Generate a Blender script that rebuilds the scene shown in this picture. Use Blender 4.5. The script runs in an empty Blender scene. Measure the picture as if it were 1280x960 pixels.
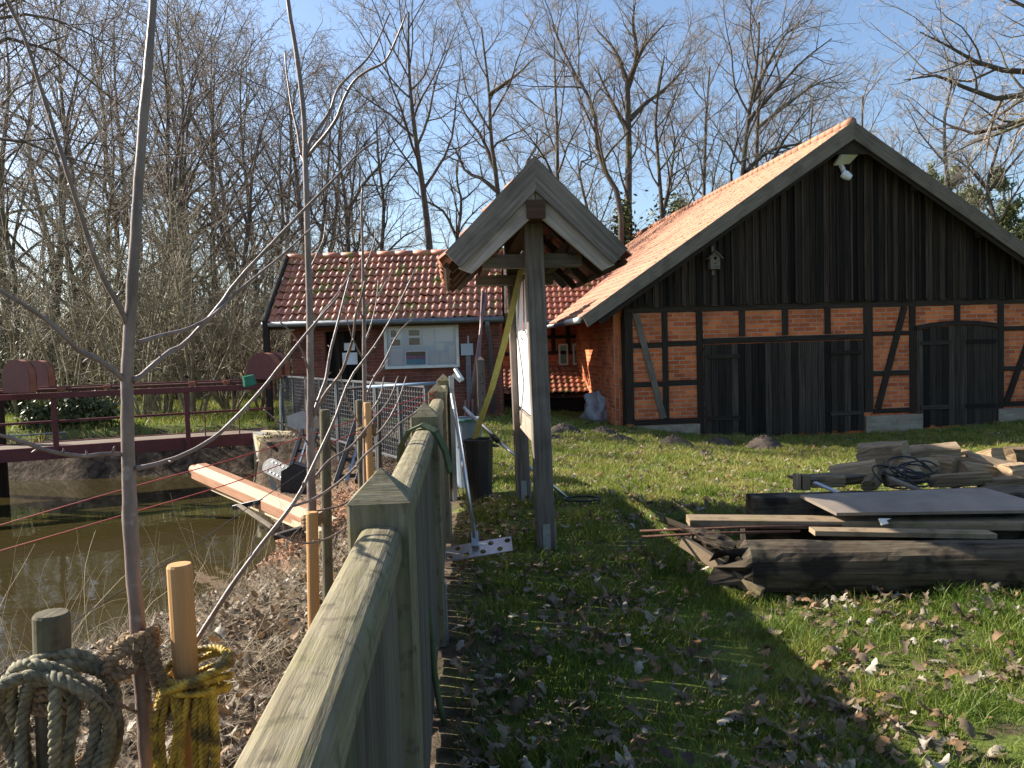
import bpy, math, random
import numpy as np
from mathutils import Vector, Matrix
R = math.radians
S = bpy.context.scene
COL = S.collection

# ------------------------------------------------------------------ camera, sky, sun, exposure
PITCH, ROLL, FPX, PW, PH = R(-2.7), R(1.7), 1000.0, 1280, 960
_f = np.array([0, math.cos(PITCH), math.sin(PITCH)]); _u0 = np.array([0, -math.sin(PITCH), math.cos(PITCH)]); _r0 = np.array([1., 0, 0])
_r = math.cos(ROLL)*_r0 - math.sin(ROLL)*_u0
_u = math.sin(ROLL)*_r0 + math.cos(ROLL)*_u0
CAM = np.array([0, 0, 1.5])
cd = bpy.data.cameras.new('camera'); cam = bpy.data.objects.new('camera', cd); COL.objects.link(cam)
cam.matrix_world = Matrix(((_r[0], _u[0], -_f[0], CAM[0]), (_r[1], _u[1], -_f[1], CAM[1]), (_r[2], _u[2], -_f[2], CAM[2]), (0, 0, 0, 1)))
cd.sensor_width = 36; cd.lens = 36*FPX/PW; cd.clip_end = 2000; cd.clip_start = 0.05
S.camera = cam
SUN_AZ, SUN_EL = R(-71.0), R(31.0)          # measured from +Y, negative to the left
w = bpy.data.worlds.new('World'); S.world = w; w.use_nodes = True
nt = w.node_tree; bg = nt.nodes['Background']; sk = nt.nodes.new('ShaderNodeTexSky')
sk.sky_type = 'NISHITA'; sk.sun_disc = False; sk.sun_elevation = SUN_EL; sk.sun_rotation = SUN_AZ
sk.air_density = 1.0; sk.dust_density = 1.4; sk.ozone_density = 2.8
nt.links.new(sk.outputs[0], bg.inputs[0]); bg.inputs[1].default_value = 0.083
sd = bpy.data.lights.new('sun', 'SUN'); sd.energy = 5.0; sd.angle = R(0.53); sd.color = (1, .93, .82)
so = bpy.data.objects.new('sun', sd); COL.objects.link(so)
SUN = Vector((math.sin(SUN_AZ)*math.cos(SUN_EL), math.cos(SUN_AZ)*math.cos(SUN_EL), math.sin(SUN_EL)))
so.rotation_euler = SUN.to_track_quat('Z', 'Y').to_euler(); so.location = (-20, 10, 30)
S.view_settings.view_transform = 'Standard'; S.view_settings.look = 'None'; S.view_settings.gamma = 1
S.view_settings.exposure = 1.45
try: S.view_settings.use_curve_mapping = False
except Exception: pass

# ------------------------------------------------------------------ measuring
def ray(px, py): return _f + _r*(px-PW/2)/FPX + _u*(PH/2-py)/FPX
def P(px, py, Y):
    d = ray(px, py); return CAM + d*(Y/d[1])
rng = np.random.default_rng(7); random.seed(7)
def V3(*a): return np.array(a, float)
def nrm(a): a = np.asarray(a, float); return a/(np.linalg.norm(a)+1e-12)
Z = V3(0, 0, 1)

# ------------------------------------------------------------------ materials
MATS = {}
def mat(name, c1, c2=None, scale=4., stretch=(1, 1, 1), coord='Object', rough=.8, metal=0., bump=.15, rnd=.25, moss=None, spec=.4, detail=8., lo=.3, hi=.7, dirt=None, bdist=.01):
    m = bpy.data.materials.new(name); m.use_nodes = True; N = m.node_tree.nodes; L = m.node_tree.links
    b = N['Principled BSDF']; b.inputs['Roughness'].default_value = rough; b.inputs['Metallic'].default_value = metal
    b.inputs['Specular IOR Level'].default_value = spec
    tc = N.new('ShaderNodeTexCoord'); mp = N.new('ShaderNodeMapping'); mp.inputs['Scale'].default_value = stretch
    L.new(tc.outputs[coord], mp.inputs['Vector'])
    no = N.new('ShaderNodeTexNoise'); no.inputs['Scale'].default_value = scale; no.inputs['Detail'].default_value = detail; no.inputs['Roughness'].default_value = .62
    L.new(mp.outputs[0], no.inputs['Vector'])
    cr = N.new('ShaderNodeValToRGB'); c2 = c2 or tuple(x*.7 for x in c1)
    cr.color_ramp.elements[0].position = lo; cr.color_ramp.elements[1].position = hi
    cr.color_ramp.elements[0].color = (*c2, 1); cr.color_ramp.elements[1].color = (*c1, 1)
    L.new(no.outputs['Fac'], cr.inputs[0]); out = cr.outputs[0]
    if rnd:
        at = N.new('ShaderNodeAttribute'); at.attribute_name = 'rnd'
        ma = N.new('ShaderNodeMath'); ma.operation = 'MULTIPLY_ADD'; ma.inputs[1].default_value = 2*rnd; ma.inputs[2].default_value = 1-rnd
        L.new(at.outputs['Fac'], ma.inputs[0])
        mx = N.new('ShaderNodeVectorMath'); mx.operation = 'SCALE'; L.new(out, mx.inputs[0]); L.new(ma.outputs[0], mx.inputs['Scale']); out = mx.outputs[0]
    for pat in ([moss] if moss else []) + ([dirt] if dirt else []):
        col, sc, a, bb, amt = pat
        n2 = N.new('ShaderNodeTexNoise'); n2.inputs['Scale'].default_value = sc; n2.inputs['Detail'].default_value = 6; L.new(tc.outputs['Object'], n2.inputs['Vector'])
        r2 = N.new('ShaderNodeMapRange'); r2.inputs[1].default_value = a; r2.inputs[2].default_value = bb; r2.inputs[4].default_value = amt; L.new(n2.outputs['Fac'], r2.inputs[0])
        mm = N.new('ShaderNodeMix'); mm.data_type = 'RGBA'; L.new(r2.outputs[0], mm.inputs[0]); L.new(out, mm.inputs[6]); mm.inputs[7].default_value = (*col, 1); out = mm.outputs[2]
    L.new(out, b.inputs['Base Color'])
    if bump:
        bp = N.new('ShaderNodeBump'); bp.inputs['Strength'].default_value = min(1, bump*2); bp.inputs['Distance'].default_value = bdist; L.new(no.outputs['Fac'], bp.inputs['Height']); L.new(bp.outputs[0], b.inputs['Normal'])
    MATS[name] = m; return m
def wood(name, c1, c2, rough=.85, sc=2., grain=22, **k): return mat(name, c1, c2, scale=sc, stretch=(1, grain, 1), coord='UV', rough=rough, **{**dict(bump=.3, bdist=.008, spec=.18), **k})
def brick(name, c1, c2, mort, soot=(0.03, .022, .02), amt=.6, bw=.25, bh=.075, ms=.007):
    m = bpy.data.materials.new(name); m.use_nodes = True; N = m.node_tree.nodes; L = m.node_tree.links; b = N['Principled BSDF']
    b.inputs['Roughness'].default_value = .9; b.inputs['Specular IOR Level'].default_value = .2
    tc = N.new('ShaderNodeTexCoord'); br = N.new('ShaderNodeTexBrick'); L.new(tc.outputs['UV'], br.inputs['Vector'])
    br.inputs['Scale'].default_value = 1; br.inputs['Brick Width'].default_value = bw; br.inputs['Row Height'].default_value = bh; br.inputs['Mortar Size'].default_value = ms
    br.inputs['Mortar Smooth'].default_value = .3; br.inputs['Bias'].default_value = -.1
    br.inputs['Color1'].default_value = (*c1, 1); br.inputs['Color2'].default_value = (*c2, 1); br.inputs['Mortar'].default_value = (*mort, 1)
    no = N.new('ShaderNodeTexNoise'); no.inputs['Scale'].default_value = 2.2; no.inputs['Detail'].default_value = 8; L.new(tc.outputs['UV'], no.inputs['Vector'])
    mr = N.new('ShaderNodeMapRange'); mr.inputs[1].default_value = .45; mr.inputs[2].default_value = .75; mr.inputs[4].default_value = amt; L.new(no.outputs['Fac'], mr.inputs[0])
    mx = N.new('ShaderNodeMix'); mx.data_type = 'RGBA'; L.new(mr.outputs[0], mx.inputs[0]); L.new(br.outputs['Color'], mx.inputs[6]); mx.inputs[7].default_value = (*soot, 1)
    n3 = N.new('ShaderNodeTexNoise'); n3.inputs['Scale'].default_value = 35; n3.inputs['Detail'].default_value = 4; L.new(tc.outputs['UV'], n3.inputs['Vector'])
    m3 = N.new('ShaderNodeMapRange'); m3.inputs[3].default_value = .6; m3.inputs[4].default_value = 1.4; L.new(n3.outputs['Fac'], m3.inputs[0])
    sc = N.new('ShaderNodeVectorMath'); sc.operation = 'SCALE'; L.new(mx.outputs[2], sc.inputs[0]); L.new(m3.outputs[0], sc.inputs['Scale'])
    L.new(sc.outputs[0], b.inputs['Base Color'])
    bp = N.new('ShaderNodeBump'); bp.inputs['Strength'].default_value = .6; bp.inputs['Distance'].default_value = .01; bp.invert = True; L.new(br.outputs['Fac'], bp.inputs['Height']); L.new(bp.outputs[0], b.inputs['Normal'])
    MATS[name] = m; return m

brick('barn_brick', (.74, .195, .058), (.40, .075, .027), (.42, .30, .21), (.16, .06, .035), amt=.5, bw=.285, bh=.097, ms=.011)
brick('hut_brick', (.26, .075, .045), (.17, .05, .036), (.20, .15, .12), amt=.7)
brick('plinth_brick', (.36, .31, .22), (.28, .2, .14), (.3, .28, .23), amt=.5)
wood('black_board', (.078, .053, .037), (.007, .005, .004), rnd=.8, grain=40, sc=1.0, lo=.32, hi=.78)
wood('gate_board', (.082, .062, .047), (.012, .009, .007), rnd=.7, grain=40, sc=1.0, lo=.32, hi=.78)
wood('dark_timber', (.055, .039, .028), (.014, .010, .008), rnd=.2)
wood('grey_wood', (.24, .195, .15), (.10, .08, .06), rnd=.15, dirt=((.06, .05, .045), 2.5, .5, .75, .6))
wood('shelter_wood', (.26, .215, .172), (.095, .077, .06), rnd=.2, dirt=((.05, .042, .038), 3, .5, .72, .7))
wood('shelter_pale', (.46, .38, .30), (.27, .215, .165), rnd=.15, dirt=((.10, .085, .07), 4, .5, .75, .5))
wood('brown_wood', (.10, .055, .032), (.04, .024, .016), rnd=.2)
wood('fence_wood', (.27, .235, .155), (.12, .10, .06), rnd=.15, sc=4, grain=14, moss=((.15, .14, .062), 16, .47, .66, .5), dirt=((.055, .045, .03), 26, .55, .72, .75))
wood('fence_board', (.155, .128, .10), (.055, .044, .034), rnd=.28, grain=26, moss=((.09, .1, .05), 6, .5, .7, .5))
wood('stake_new', (.52, .31, .135), (.40, .215, .085), rnd=.05, grain=12, rough=.6, bump=.08)
wood('stake_old', (.17, .145, .095), (.07, .058, .036), rnd=.1, grain=14, moss=((.13, .13, .07), 12, .48, .66, .6), dirt=((.05, .04, .028), 20, .52, .7, .7))
wood('orange_timber', (.42, .235, .14), (.27, .13, .075), rnd=.1, rough=.6, bump=.1)
wood('cream_plank', (.54, .46, .32), (.38, .31, .2), rnd=.1)
wood('rotten_log', (.15, .112, .072), (.022, .016, .011), rnd=.3, grain=12, sc=2.6, bump=.9, moss=((.11, .095, .06), 4, .54, .7, .7), dirt=((.012, .01, .008), 5.5, .5, .62, .85))
wood('pale_board', (.36, .265, .165), (.16, .115, .072), rnd=.2, moss=((.17, .15, .06), 4, .55, .7, .5), dirt=((.07, .05, .033), 9, .52, .7, .6))
wood('offcut', (.36, .25, .145), (.13, .09, .055), rnd=.5, moss=((.19, .18, .06), 3, .5, .66, .6))
mat('barn_tile', (.43, .205, .118), (.31, .135, .078), scale=3, rough=.75, rnd=.16, bump=.1, dirt=((.12, .08, .06), 1.6, .56, .7, .55))
mat('hut_tile', (.52, .19, .10), (.36, .11, .056), scale=9, rough=.46, rnd=.38, bump=.05, spec=.6, moss=((.25, .20, .03), 3.2, .56, .62, .9), dirt=((.12, .06, .045), 1.3, .55, .75, .5))
mat('shelter_tile', (.40, .15, .075), (.25, .085, .045), scale=5, rough=.6, rnd=.25)
mat('maroon_paint', (.15, .03, .028), (.085, .02, .019), scale=7, rough=.55, rnd=0, dirt=((.2, .08, .04), 5, .6, .75, .5))
mat('rust_orange', (.33, .12, .055), (.2, .07, .035), scale=8, rough=.7, rnd=0)
mat('galvanised', (.42, .44, .46), (.30, .32, .34), scale=30, rough=.42, metal=.8, rnd=0, bump=.05)
mat('fence_steel', (.125, .13, .138), (.07, .075, .08), scale=20, rough=.5, metal=.6, rnd=0, bump=.03)
mat('aluminium', (.62, .63, .65), (.48, .49, .51), scale=12, rough=.33, metal=.9, rnd=0, bump=.03)
mat('zinc', (.20, .21, .22), (.13, .14, .15), scale=9, rough=.5, metal=.5, rnd=0)
mat('black_plastic', (.020, .020, .021), (.012, .012, .013), rough=.5, rnd=0, bump=.03)
mat('black_steel', (.035, .035, .037), (.018, .018, .02), scale=10, rough=.38, metal=.3, rnd=0)
mat('rusty_bar', (.15, .065, .035), (.07, .03, .02), scale=25, rough=.85, rnd=0)
mat('white_panel', (.82, .83, .84), (.70, .71, .73), scale=3, rough=.4, rnd=0, bump=.02)
mat('white_paint', (.74, .72, .65), (.62, .6, .54), scale=8, rough=.5, rnd=0, bump=.03)
mat('board_back', (.66, .74, .82), (.56, .64, .73), scale=2, rough=.6, rnd=0, bump=0)  # bright bluish tone has the sky's reflection painted into it
mat('paper', (.85, .86, .86), (.76, .78, .80), scale=5, rough=.7, rnd=.12, bump=0)
mat('photo_dark', (.12, .095, .07), (.02, .02, .018), scale=30, rough=.4, rnd=.2, bump=0)
mat('photo_brown', (.18, .11, .065), (.045, .026, .018), scale=26, rough=.4, rnd=.2, bump=0)
mat('photo_green', (.09, .10, .04), (.025, .03, .015), scale=30, rough=.4, rnd=0, bump=0)
mat('photo_violet', (.34, .13, .34), (.08, .025, .14), scale=18, stretch=(1, 1, 1), rough=.4, rnd=0, bump=0)
mat('photo_cyan', (.03, .36, .50), (.02, .22, .38), scale=22, rough=.4, rnd=0, bump=0)
mat('grey_box', (.42, .45, .48), (.35, .38, .41), rough=.5, rnd=0, bump=0)
mat('concrete', (.33, .31, .27), (.22, .205, .175), scale=6, rough=.9, rnd=.15, moss=((.32, .27, .035), 2.2, .46, .6, .9))
mat('stone', (.46, .43, .38), (.33, .31, .27), scale=8, rough=.9, rnd=.1)
mat('bark_grey', (.145, .113, .088), (.055, .042, .033), scale=9, stretch=(1, 1, .3), rough=.9, rnd=0, bump=.4, moss=((.13, .13, .05), .8, .52, .66, .6))
mat('bark_twig', (.37, .305, .235), (.18, .145, .11), scale=3, rough=.8, rnd=0, bump=0)
mat('bark_olive', (.36, .31, .19), (.10, .08, .048), scale=3, rough=.7, rnd=0, bump=0)
mat('bark_dark', (.085, .07, .055), (.04, .033, .026), scale=3, rough=.9, rnd=0, bump=0)
mat('bark_yellow', (.21, .19, .06), (.12, .105, .05), scale=6, rough=.9, rnd=0, bump=.2)
mat('sapling_bark', (.24, .175, .145), (.11, .076, .06), scale=22, stretch=(1, 1, .35), rough=.45, rnd=0, bump=.25, dirt=((.33, .3, .27), 30, .6, .72, .5))
mat('needles', (.20, .22, .08), (.10, .115, .045), scale=2, rough=.7, rnd=.5, bump=0)
mat('ivy', (.13, .145, .05), (.06, .07, .026), scale=2, rough=.5, rnd=.5, bump=0)
mat('soil', (.10, .075, .055), (.04, .03, .023), scale=14, rough=.95, rnd=0, bump=.8, bdist=.03)
mat('rope_green', (.24, .215, .13), (.065, .06, .038), scale=60, rough=.8, rnd=.5, bump=.2, dirt=((.30, .28, .22), 9, .55, .7, .6))
mat('rope_yellow', (.55, .37, .04), (.30, .18, .02), scale=60, rough=.55, rnd=.4, bump=.2, dirt=((.06, .045, .02), 14, .5, .62, .85))
mat('coir', (.30, .21, .12), (.15, .10, .055), scale=50, rough=.95, rnd=.3, bump=.3)
mat('twine_red', (.45, .05, .05), (.3, .03, .035), rough=.6, rnd=0, bump=0)
mat('wire', (.05, .05, .052), rough=.5, rnd=0, bump=0)
mat('strap_yellow', (.33, .30, .07), (.25, .225, .05), scale=20, rough=.6, rnd=0, bump=.1)
mat('strap_green', (.075, .10, .04), (.045, .06, .025), scale=25, rough=.8, rnd=0, bump=.2)
mat('strap_grey', (.28, .25, .20), (.2, .175, .14), scale=20, rough=.8, rnd=0, bump=.1)
mat('green_plastic', (.012, .16, .085), (.01, .12, .065), rough=.4, rnd=0, bump=0)
mat('grey_sheet', (.42, .41, .42), (.27, .26, .27), scale=4, rough=.6, rnd=0, bump=.2)
mat('panel_board', (.27, .215, .165), (.17, .135, .105), scale=5, rough=.7, rnd=0, bump=.08)
mat('blue_pole', (.16, .24, .34), (.11, .18, .27), rough=.4, rnd=0, bump=0)
mat('pipe_brown', (.23, .13, .12), (.12, .07, .065), scale=6, rough=.45, rnd=.2)
mat('dark_void', (.006, .005, .005), (.004, .004, .004), rough=1, rnd=0, bump=0, spec=0)
def leaf_mat(name, stops):
    m = bpy.data.materials.new(name); m.use_nodes = True; N = m.node_tree.nodes; L = m.node_tree.links; b = N['Principled BSDF']; b.inputs['Roughness'].default_value = .65; b.inputs['Specular IOR Level'].default_value = .3
    at = N.new('ShaderNodeAttribute'); at.attribute_name = 'rnd'; cr = N.new('ShaderNodeValToRGB'); e = cr.color_ramp.elements; e[0].color = (*stops[0], 1); e[1].color = (*stops[-1], 1)
    for i, c in enumerate(stops[1:-1]): x = e.new((i+1)/(len(stops)-1)); x.color = (*c, 1)
    L.new(at.outputs['Fac'], cr.inputs[0]); no = N.new('ShaderNodeTexNoise'); no.inputs['Scale'].default_value = 45; tc = N.new('ShaderNodeTexCoord'); L.new(tc.outputs['Object'], no.inputs[0])
    mr = N.new('ShaderNodeMapRange'); mr.inputs[3].default_value = .55; mr.inputs[4].default_value = 1.4; L.new(no.outputs[0], mr.inputs[0]); sc = N.new('ShaderNodeVectorMath'); sc.operation = 'SCALE'; L.new(cr.outputs[0], sc.inputs[0]); L.new(mr.outputs[0], sc.inputs['Scale']); L.new(sc.outputs[0], b.inputs['Base Color'])
    tr = N.new('ShaderNodeBsdfTranslucent'); L.new(sc.outputs[0], tr.inputs[0]); mx = N.new('ShaderNodeMixShader'); mx.inputs[0].default_value = .2; L.new(b.outputs[0], mx.inputs[1]); L.new(tr.outputs[0], mx.inputs[2]); L.new(mx.outputs[0], N['Material Output'].inputs[0]); MATS[name] = m
leaf_mat('leaf_brown', [(.055, .035, .022), (.11, .075, .045), (.18, .13, .08), (.14, .10, .065), (.24, .135, .06), (.22, .175, .12), (.30, .25, .18), (.42, .37, .29)])
mat('straw', (.38, .31, .20), (.24, .19, .12), scale=6, rough=.7, rnd=.45, bump=0)
mat('window_glass', (.06, .09, .13), (.03, .05, .08), scale=2, rough=.08, rnd=0, bump=0, spec=.6)
mat('frame_bluegrey', (.16, .20, .25), (.1, .13, .16), rough=.6, rnd=0)

def grass_mat():
    m = bpy.data.materials.new('grass_blades'); m.use_nodes = True; N = m.node_tree.nodes; L = m.node_tree.links; b = N['Principled BSDF']
    at = N.new('ShaderNodeAttribute'); at.attribute_name = 'rnd'
    cr = N.new('ShaderNodeValToRGB'); e = cr.color_ramp.elements
    e[0].color = (.055, .11, .012, 1); e[1].color = (.30, .24, .10, 1); e[1].position = 1
    for p, c in ((.40, (.17, .215, .026)), (.66, (.35, .30, .08))):
        x = e.new(p); x.color = (*c, 1)
    L.new(at.outputs['Fac'], cr.inputs[0]); L.new(cr.outputs[0], b.inputs['Base Color']); b.inputs['Roughness'].default_value = .5; b.inputs['Specular IOR Level'].default_value = .3
    tr = N.new('ShaderNodeBsdfTranslucent'); L.new(cr.outputs[0], tr.inputs[0]); mx = N.new('ShaderNodeMixShader'); mx.inputs[0].default_value = .35
    L.new(b.outputs[0], mx.inputs[1]); L.new(tr.outputs[0], mx.inputs[2]); L.new(mx.outputs[0], N['Material Output'].inputs[0]); MATS['grass_blades'] = m
grass_mat()
def glass_mat():
    m = bpy.data.materials.new('clear_glass'); m.use_nodes = True; N = m.node_tree.nodes; L = m.node_tree.links; N.remove(N['Principled BSDF'])
    t = N.new('ShaderNodeBsdfTransparent'); g = N.new('ShaderNodeBsdfGlossy'); g.inputs['Roughness'].default_value = .03; f = N.new('ShaderNodeFresnel'); f.inputs[0].default_value = 1.6
    mx = N.new('ShaderNodeMixShader'); L.new(f.outputs[0], mx.inputs[0]); L.new(t.outputs[0], mx.inputs[1]); L.new(g.outputs[0], mx.inputs[2]); L.new(mx.outputs[0], N['Material Output'].inputs[0]); MATS['clear_glass'] = m
glass_mat()

# ------------------------------------------------------------------ object helpers
def tag(o, label=None, cat=None, group=None, kind=None):
    if label: o['label'] = label
    if cat: o['category'] = cat
    if group: o['group'] = group
    if kind: o['kind'] = kind
    return o
def thing(name, label, cat, loc, group=None):
    o = bpy.data.objects.new(name, None); COL.objects.link(o); o.location = [float(x) for x in loc]; o.empty_display_size = .1
    return tag(o, label, cat, group)
WL = {}
def link_mesh(name, me, m, parent=None, origin=(0, 0, 0)):
    me.materials.append(MATS[m]); o = bpy.data.objects.new(name, me); COL.objects.link(o)
    if parent is not None: o.parent = parent
    else: o.location = [float(x) for x in origin]
    return o
def wloc(o):
    l = np.array(o.location[:])
    while o.parent is not None: o = o.parent; l = l + np.array(o.location[:])
    return l
def copy_tree(o, parent=None):
    c = o.copy(); COL.objects.link(c)
    if parent is not None: c.parent = parent
    for ch in list(o.children): copy_tree(ch, c)
    return c

class MB:
    def __init__(s): s.v = []; s.f = []; s.uv = []; s.r = []
    def face(s, pts, uvs, r=None):
        i = len(s.v); s.v += [tuple(map(float, p)) for p in pts]; s.f.append(list(range(i, i+len(pts)))); s.uv += [tuple(u) for u in uvs]; s.r.append(.5 if r is None else r)
    def sweep(s, prof, p, q, side, up, r=None, q_prof=None, caps=True):
        p = np.asarray(p, float); q = np.asarray(q, float); side = np.asarray(side); up = np.asarray(up); r = random.random() if r is None else r
        Lg = np.linalg.norm(q-p); a = [p+side*x+up*y for x, y in prof]; b = [q+side*x+up*y for x, y in (q_prof or prof)]
        n = len(prof); c = random.random()*50; d = random.random()*50
        for i in range(n):
            j = (i+1) % n; wd = np.linalg.norm(a[j]-a[i])
            s.face([a[i], a[j], b[j], b[i]], [(c, d), (c, d+wd), (c+Lg, d+wd), (c+Lg, d)], r); d += wd
        if caps:
            s.face(a[::-1], [(c+x*.3, d+y) for x, y in prof[::-1]], r); s.face(b, [(c+x*.3, d+y) for x, y in prof], r)
        return s
    def beam(s, p, q, w, h, up=Z, ch=.07, r=None, caps=True):
        p = np.asarray(p, float); q = np.asarray(q, float); t = nrm(q-p)
        if abs(np.dot(t, nrm(up))) > .98: up = V3(0, 1, 0)
        sd_ = nrm(np.cross(t, up)); u2 = np.cross(sd_, t); c = min(w, h)*ch; a, b = w/2, h/2
        pr = [(-a+c, -b), (a-c, -b), (a, -b+c), (a, b-c), (a-c, b), (-a+c, b), (-a, b-c), (-a, -b+c)]
        return s.sweep(pr, p, q, sd_, u2, r, caps=caps)
    def plate(s, pts, th, r=None, ax=None):
        pts = [np.asarray(p, float) for p in pts]; n = nrm(np.cross(pts[1]-pts[0], pts[2]-pts[1])); ax = nrm(pts[1]-pts[0]) if ax is None else nrm(ax); ay = np.cross(n, ax)
        a = pts; b = [p-n*th for p in pts]; r = random.random() if r is None else r
        u = lambda p: (float(np.dot(p, ax)), float(np.dot(p, ay)))
        s.face(a, [u(p) for p in a], r); s.face(b[::-1], [u(p) for p in b[::-1]], r)
        for i in range(len(a)):
            j = (i+1) % len(a); l = np.linalg.norm(a[j]-a[i]); s.face([a[i], b[i], b[j], a[j]], [(0, 0), (0, th), (l, th), (l, 0)], r)
        return s
    def tube(s, pts, rad, n=8, caps=True, r=None):
        pts = np.asarray(pts, float); k = len(pts); rad = np.broadcast_to(np.asarray(rad, float), (k,)); r = random.random() if r is None else r
        V, F = tube_np(pts[None], rad[None], n); c = np.concatenate([[0], np.cumsum(np.linalg.norm(np.diff(pts, axis=0), axis=1))])
        i0 = len(s.v); s.v += [tuple(x) for x in V.tolist()]
        for a in range(k-1):
            for b in range(n):
                s.f.append([i0+a*n+b, i0+a*n+(b+1) % n, i0+(a+1)*n+(b+1) % n, i0+(a+1)*n+b]); u0 = b/n; u1 = (b+1)/n; pr = 2*math.pi*rad[0]
                s.uv += [(c[a], u0*pr), (c[a], u1*pr), (c[a+1], u1*pr), (c[a+1], u0*pr)]; s.r.append(r)
        if caps:
            for a, rev in ((0, True), (k-1, False)):
                ids = [i0+a*n+b for b in range(n)]; ids = ids[::-1] if rev else ids; s.f.append(ids); s.uv += [(.1*math.cos(6.28*b/n), .1*math.sin(6.28*b/n)) for b in range(n)]; s.r.append(r)
        return s
    def lathe(s, prof, base, axis=Z, n=16, r=None):
        axis = nrm(axis); pts = [np.asarray(base)+axis*h for _, h in prof]; x = nrm(np.cross(axis, V3(0, 1, 0) if abs(axis[1]) < .9 else V3(1, 0, 0))); y = np.cross(axis, x); r = random.random() if r is None else r
        for (p0, (r0, h0)), (p1, (r1, h1)) in zip(zip(pts, prof), list(zip(pts, prof))[1:]):
            for b in range(n):
                a0 = 2*math.pi*b/n; a1 = 2*math.pi*(b+1)/n; d0 = x*math.cos(a0)+y*math.sin(a0); d1 = x*math.cos(a1)+y*math.sin(a1)
                s.face([p0+d0*r0, p0+d1*r0, p1+d1*r1, p1+d0*r1], [(h0, b/n), (h0, (b+1)/n), (h1, (b+1)/n), (h1, b/n)], r)
        return s
    def build(s, name, m, parent=None, label=None, cat=None, group=None, kind=None, smooth=False, origin=None, merge=False):
        v = np.array(s.v)
        if parent is not None: o0 = wloc(parent)
        elif origin is not None: o0 = np.asarray(origin, float)
        else: o0 = np.array([(v[:, 0].min()+v[:, 0].max())/2, (v[:, 1].min()+v[:, 1].max())/2, v[:, 2].min()])
        me = bpy.data.meshes.new(name); me.from_pydata((v-o0).tolist(), [], s.f)
        uvl = me.uv_layers.new(name='UVMap'); uvl.data.foreach_set('uv', np.array(s.uv, dtype=np.float32).ravel())
        a = me.attributes.new('rnd', 'FLOAT', 'FACE'); a.data.foreach_set('value', np.array(s.r, dtype=np.float32))
        if merge:
            import bmesh
            bm = bmesh.new(); bm.from_mesh(me); bmesh.ops.remove_doubles(bm, verts=bm.verts, dist=1e-4); bm.to_mesh(me); bm.free()
        if smooth: me.polygons.foreach_set('use_smooth', np.ones(len(me.polygons), dtype=bool))
        o = link_mesh(name, me, m, parent, o0)
        return tag(o, label, cat, group, kind)

def tube_np(Pts, Rad, n):
    M, K, _ = Pts.shape; T = np.gradient(Pts, axis=1); T /= np.linalg.norm(T, axis=2, keepdims=True)+1e-9
    ref = np.where(np.abs(T[:, :1, 2:3]) > .9, V3(1, 0, 0), V3(0, 0, 1)); ref = np.broadcast_to(ref, T.shape)
    A = np.cross(T, ref); A /= np.linalg.norm(A, axis=2, keepdims=True)+1e-9; B = np.cross(T, A)
    ang = np.arange(n)*2*math.pi/n
    V = Pts[:, :, None]+Rad[:, :, None, None]*(A[:, :, None]*np.cos(ang)[None, None, :, None]+B[:, :, None]*np.sin(ang)[None, None, :, None])
    i = np.arange(M*K*n).reshape(M, K, n); j = np.roll(i, -1, axis=2)
    F = np.stack([i[:, :-1], j[:, :-1], j[:, 1:], i[:, 1:]], axis=-1).reshape(-1, 4)
    return V.reshape(-1, 3), F
def mesh_np(name, V, F, rnd=None, smooth=True):
    me = bpy.data.meshes.new(name); V = np.ascontiguousarray(V, np.float32); F = np.ascontiguousarray(F, np.int32); k = F.shape[1]
    me.vertices.add(len(V)); me.vertices.foreach_set('co', V.ravel()); me.loops.add(F.size); me.loops.foreach_set('vertex_index', F.ravel())
    me.polygons.add(len(F)); me.polygons.foreach_set('loop_start', np.arange(0, F.size, k, dtype=np.int32)); me.polygons.foreach_set('loop_total', np.full(len(F), k, np.int32))
    if smooth: me.polygons.foreach_set('use_smooth', np.ones(len(F), dtype=bool))
    if rnd is not None: a = me.attributes.new('rnd', 'FLOAT', 'FACE'); a.data.foreach_set('value', np.asarray(rnd, np.float32))
    me.update(calc_edges=True); return me
def cat_np(parts):
    Vs, Fs, o = [], [], 0
    for v, f in parts: Vs.append(v); Fs.append(f+o); o += len(v)
    return np.concatenate(Vs), np.concatenate(Fs)
def vnoise(x, y, sc, seed=0, oct=4):
    r = np.random.default_rng(seed); o = np.zeros_like(x); a = 1.; tot = 0
    for k in range(oct):
        for _ in range(4):
            th = r.random()*6.28; f = (2**k)/sc*6.28*(.7+.6*r.random()); o += a*np.sin((x*math.cos(th)+y*math.sin(th))*f+r.random()*6.28)/2; tot += a*.35
        a *= .55
    return o/tot
def smooth01(t): t = np.clip(t, 0, 1); return t*t*(3-2*t)

# ------------------------------------------------------------------ the ground, the water
POND = np.array([(-60, 4.4), (-6, 4.9), (-4.1, 5.6), (-3.5, 6.7), (-3.0, 8.3), (-2.95, 9.7), (-3.4, 11.3), (-4.3, 13.0), (-4.62, 14.2), (-4.62, 16.5), (-7, 16.4), (-9, 16.2), (-12, 16.5), (-60, 18.5)])
WATER_Z = -.95
def sdf(x, y):
    x = np.asarray(x, float); y = np.asarray(y, float); d = np.full(x.shape, 1e9); ins = np.zeros(x.shape, bool); n = len(POND)
    for i in range(n):
        a = POND[i]; b = POND[(i+1) % n]; e = b-a; t = np.clip(((x-a[0])*e[0]+(y-a[1])*e[1])/(e@e), 0, 1)
        d = np.minimum(d, np.hypot(x-a[0]-t*e[0], y-a[1]-t*e[1]))
        c = (a[1] > y) != (b[1] > y); ins ^= c & (x < (b[0]-a[0])*(y-a[1])/((b[1]-a[1]) or 1e-9)+a[0])
    return np.where(ins, -d, d)
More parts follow.
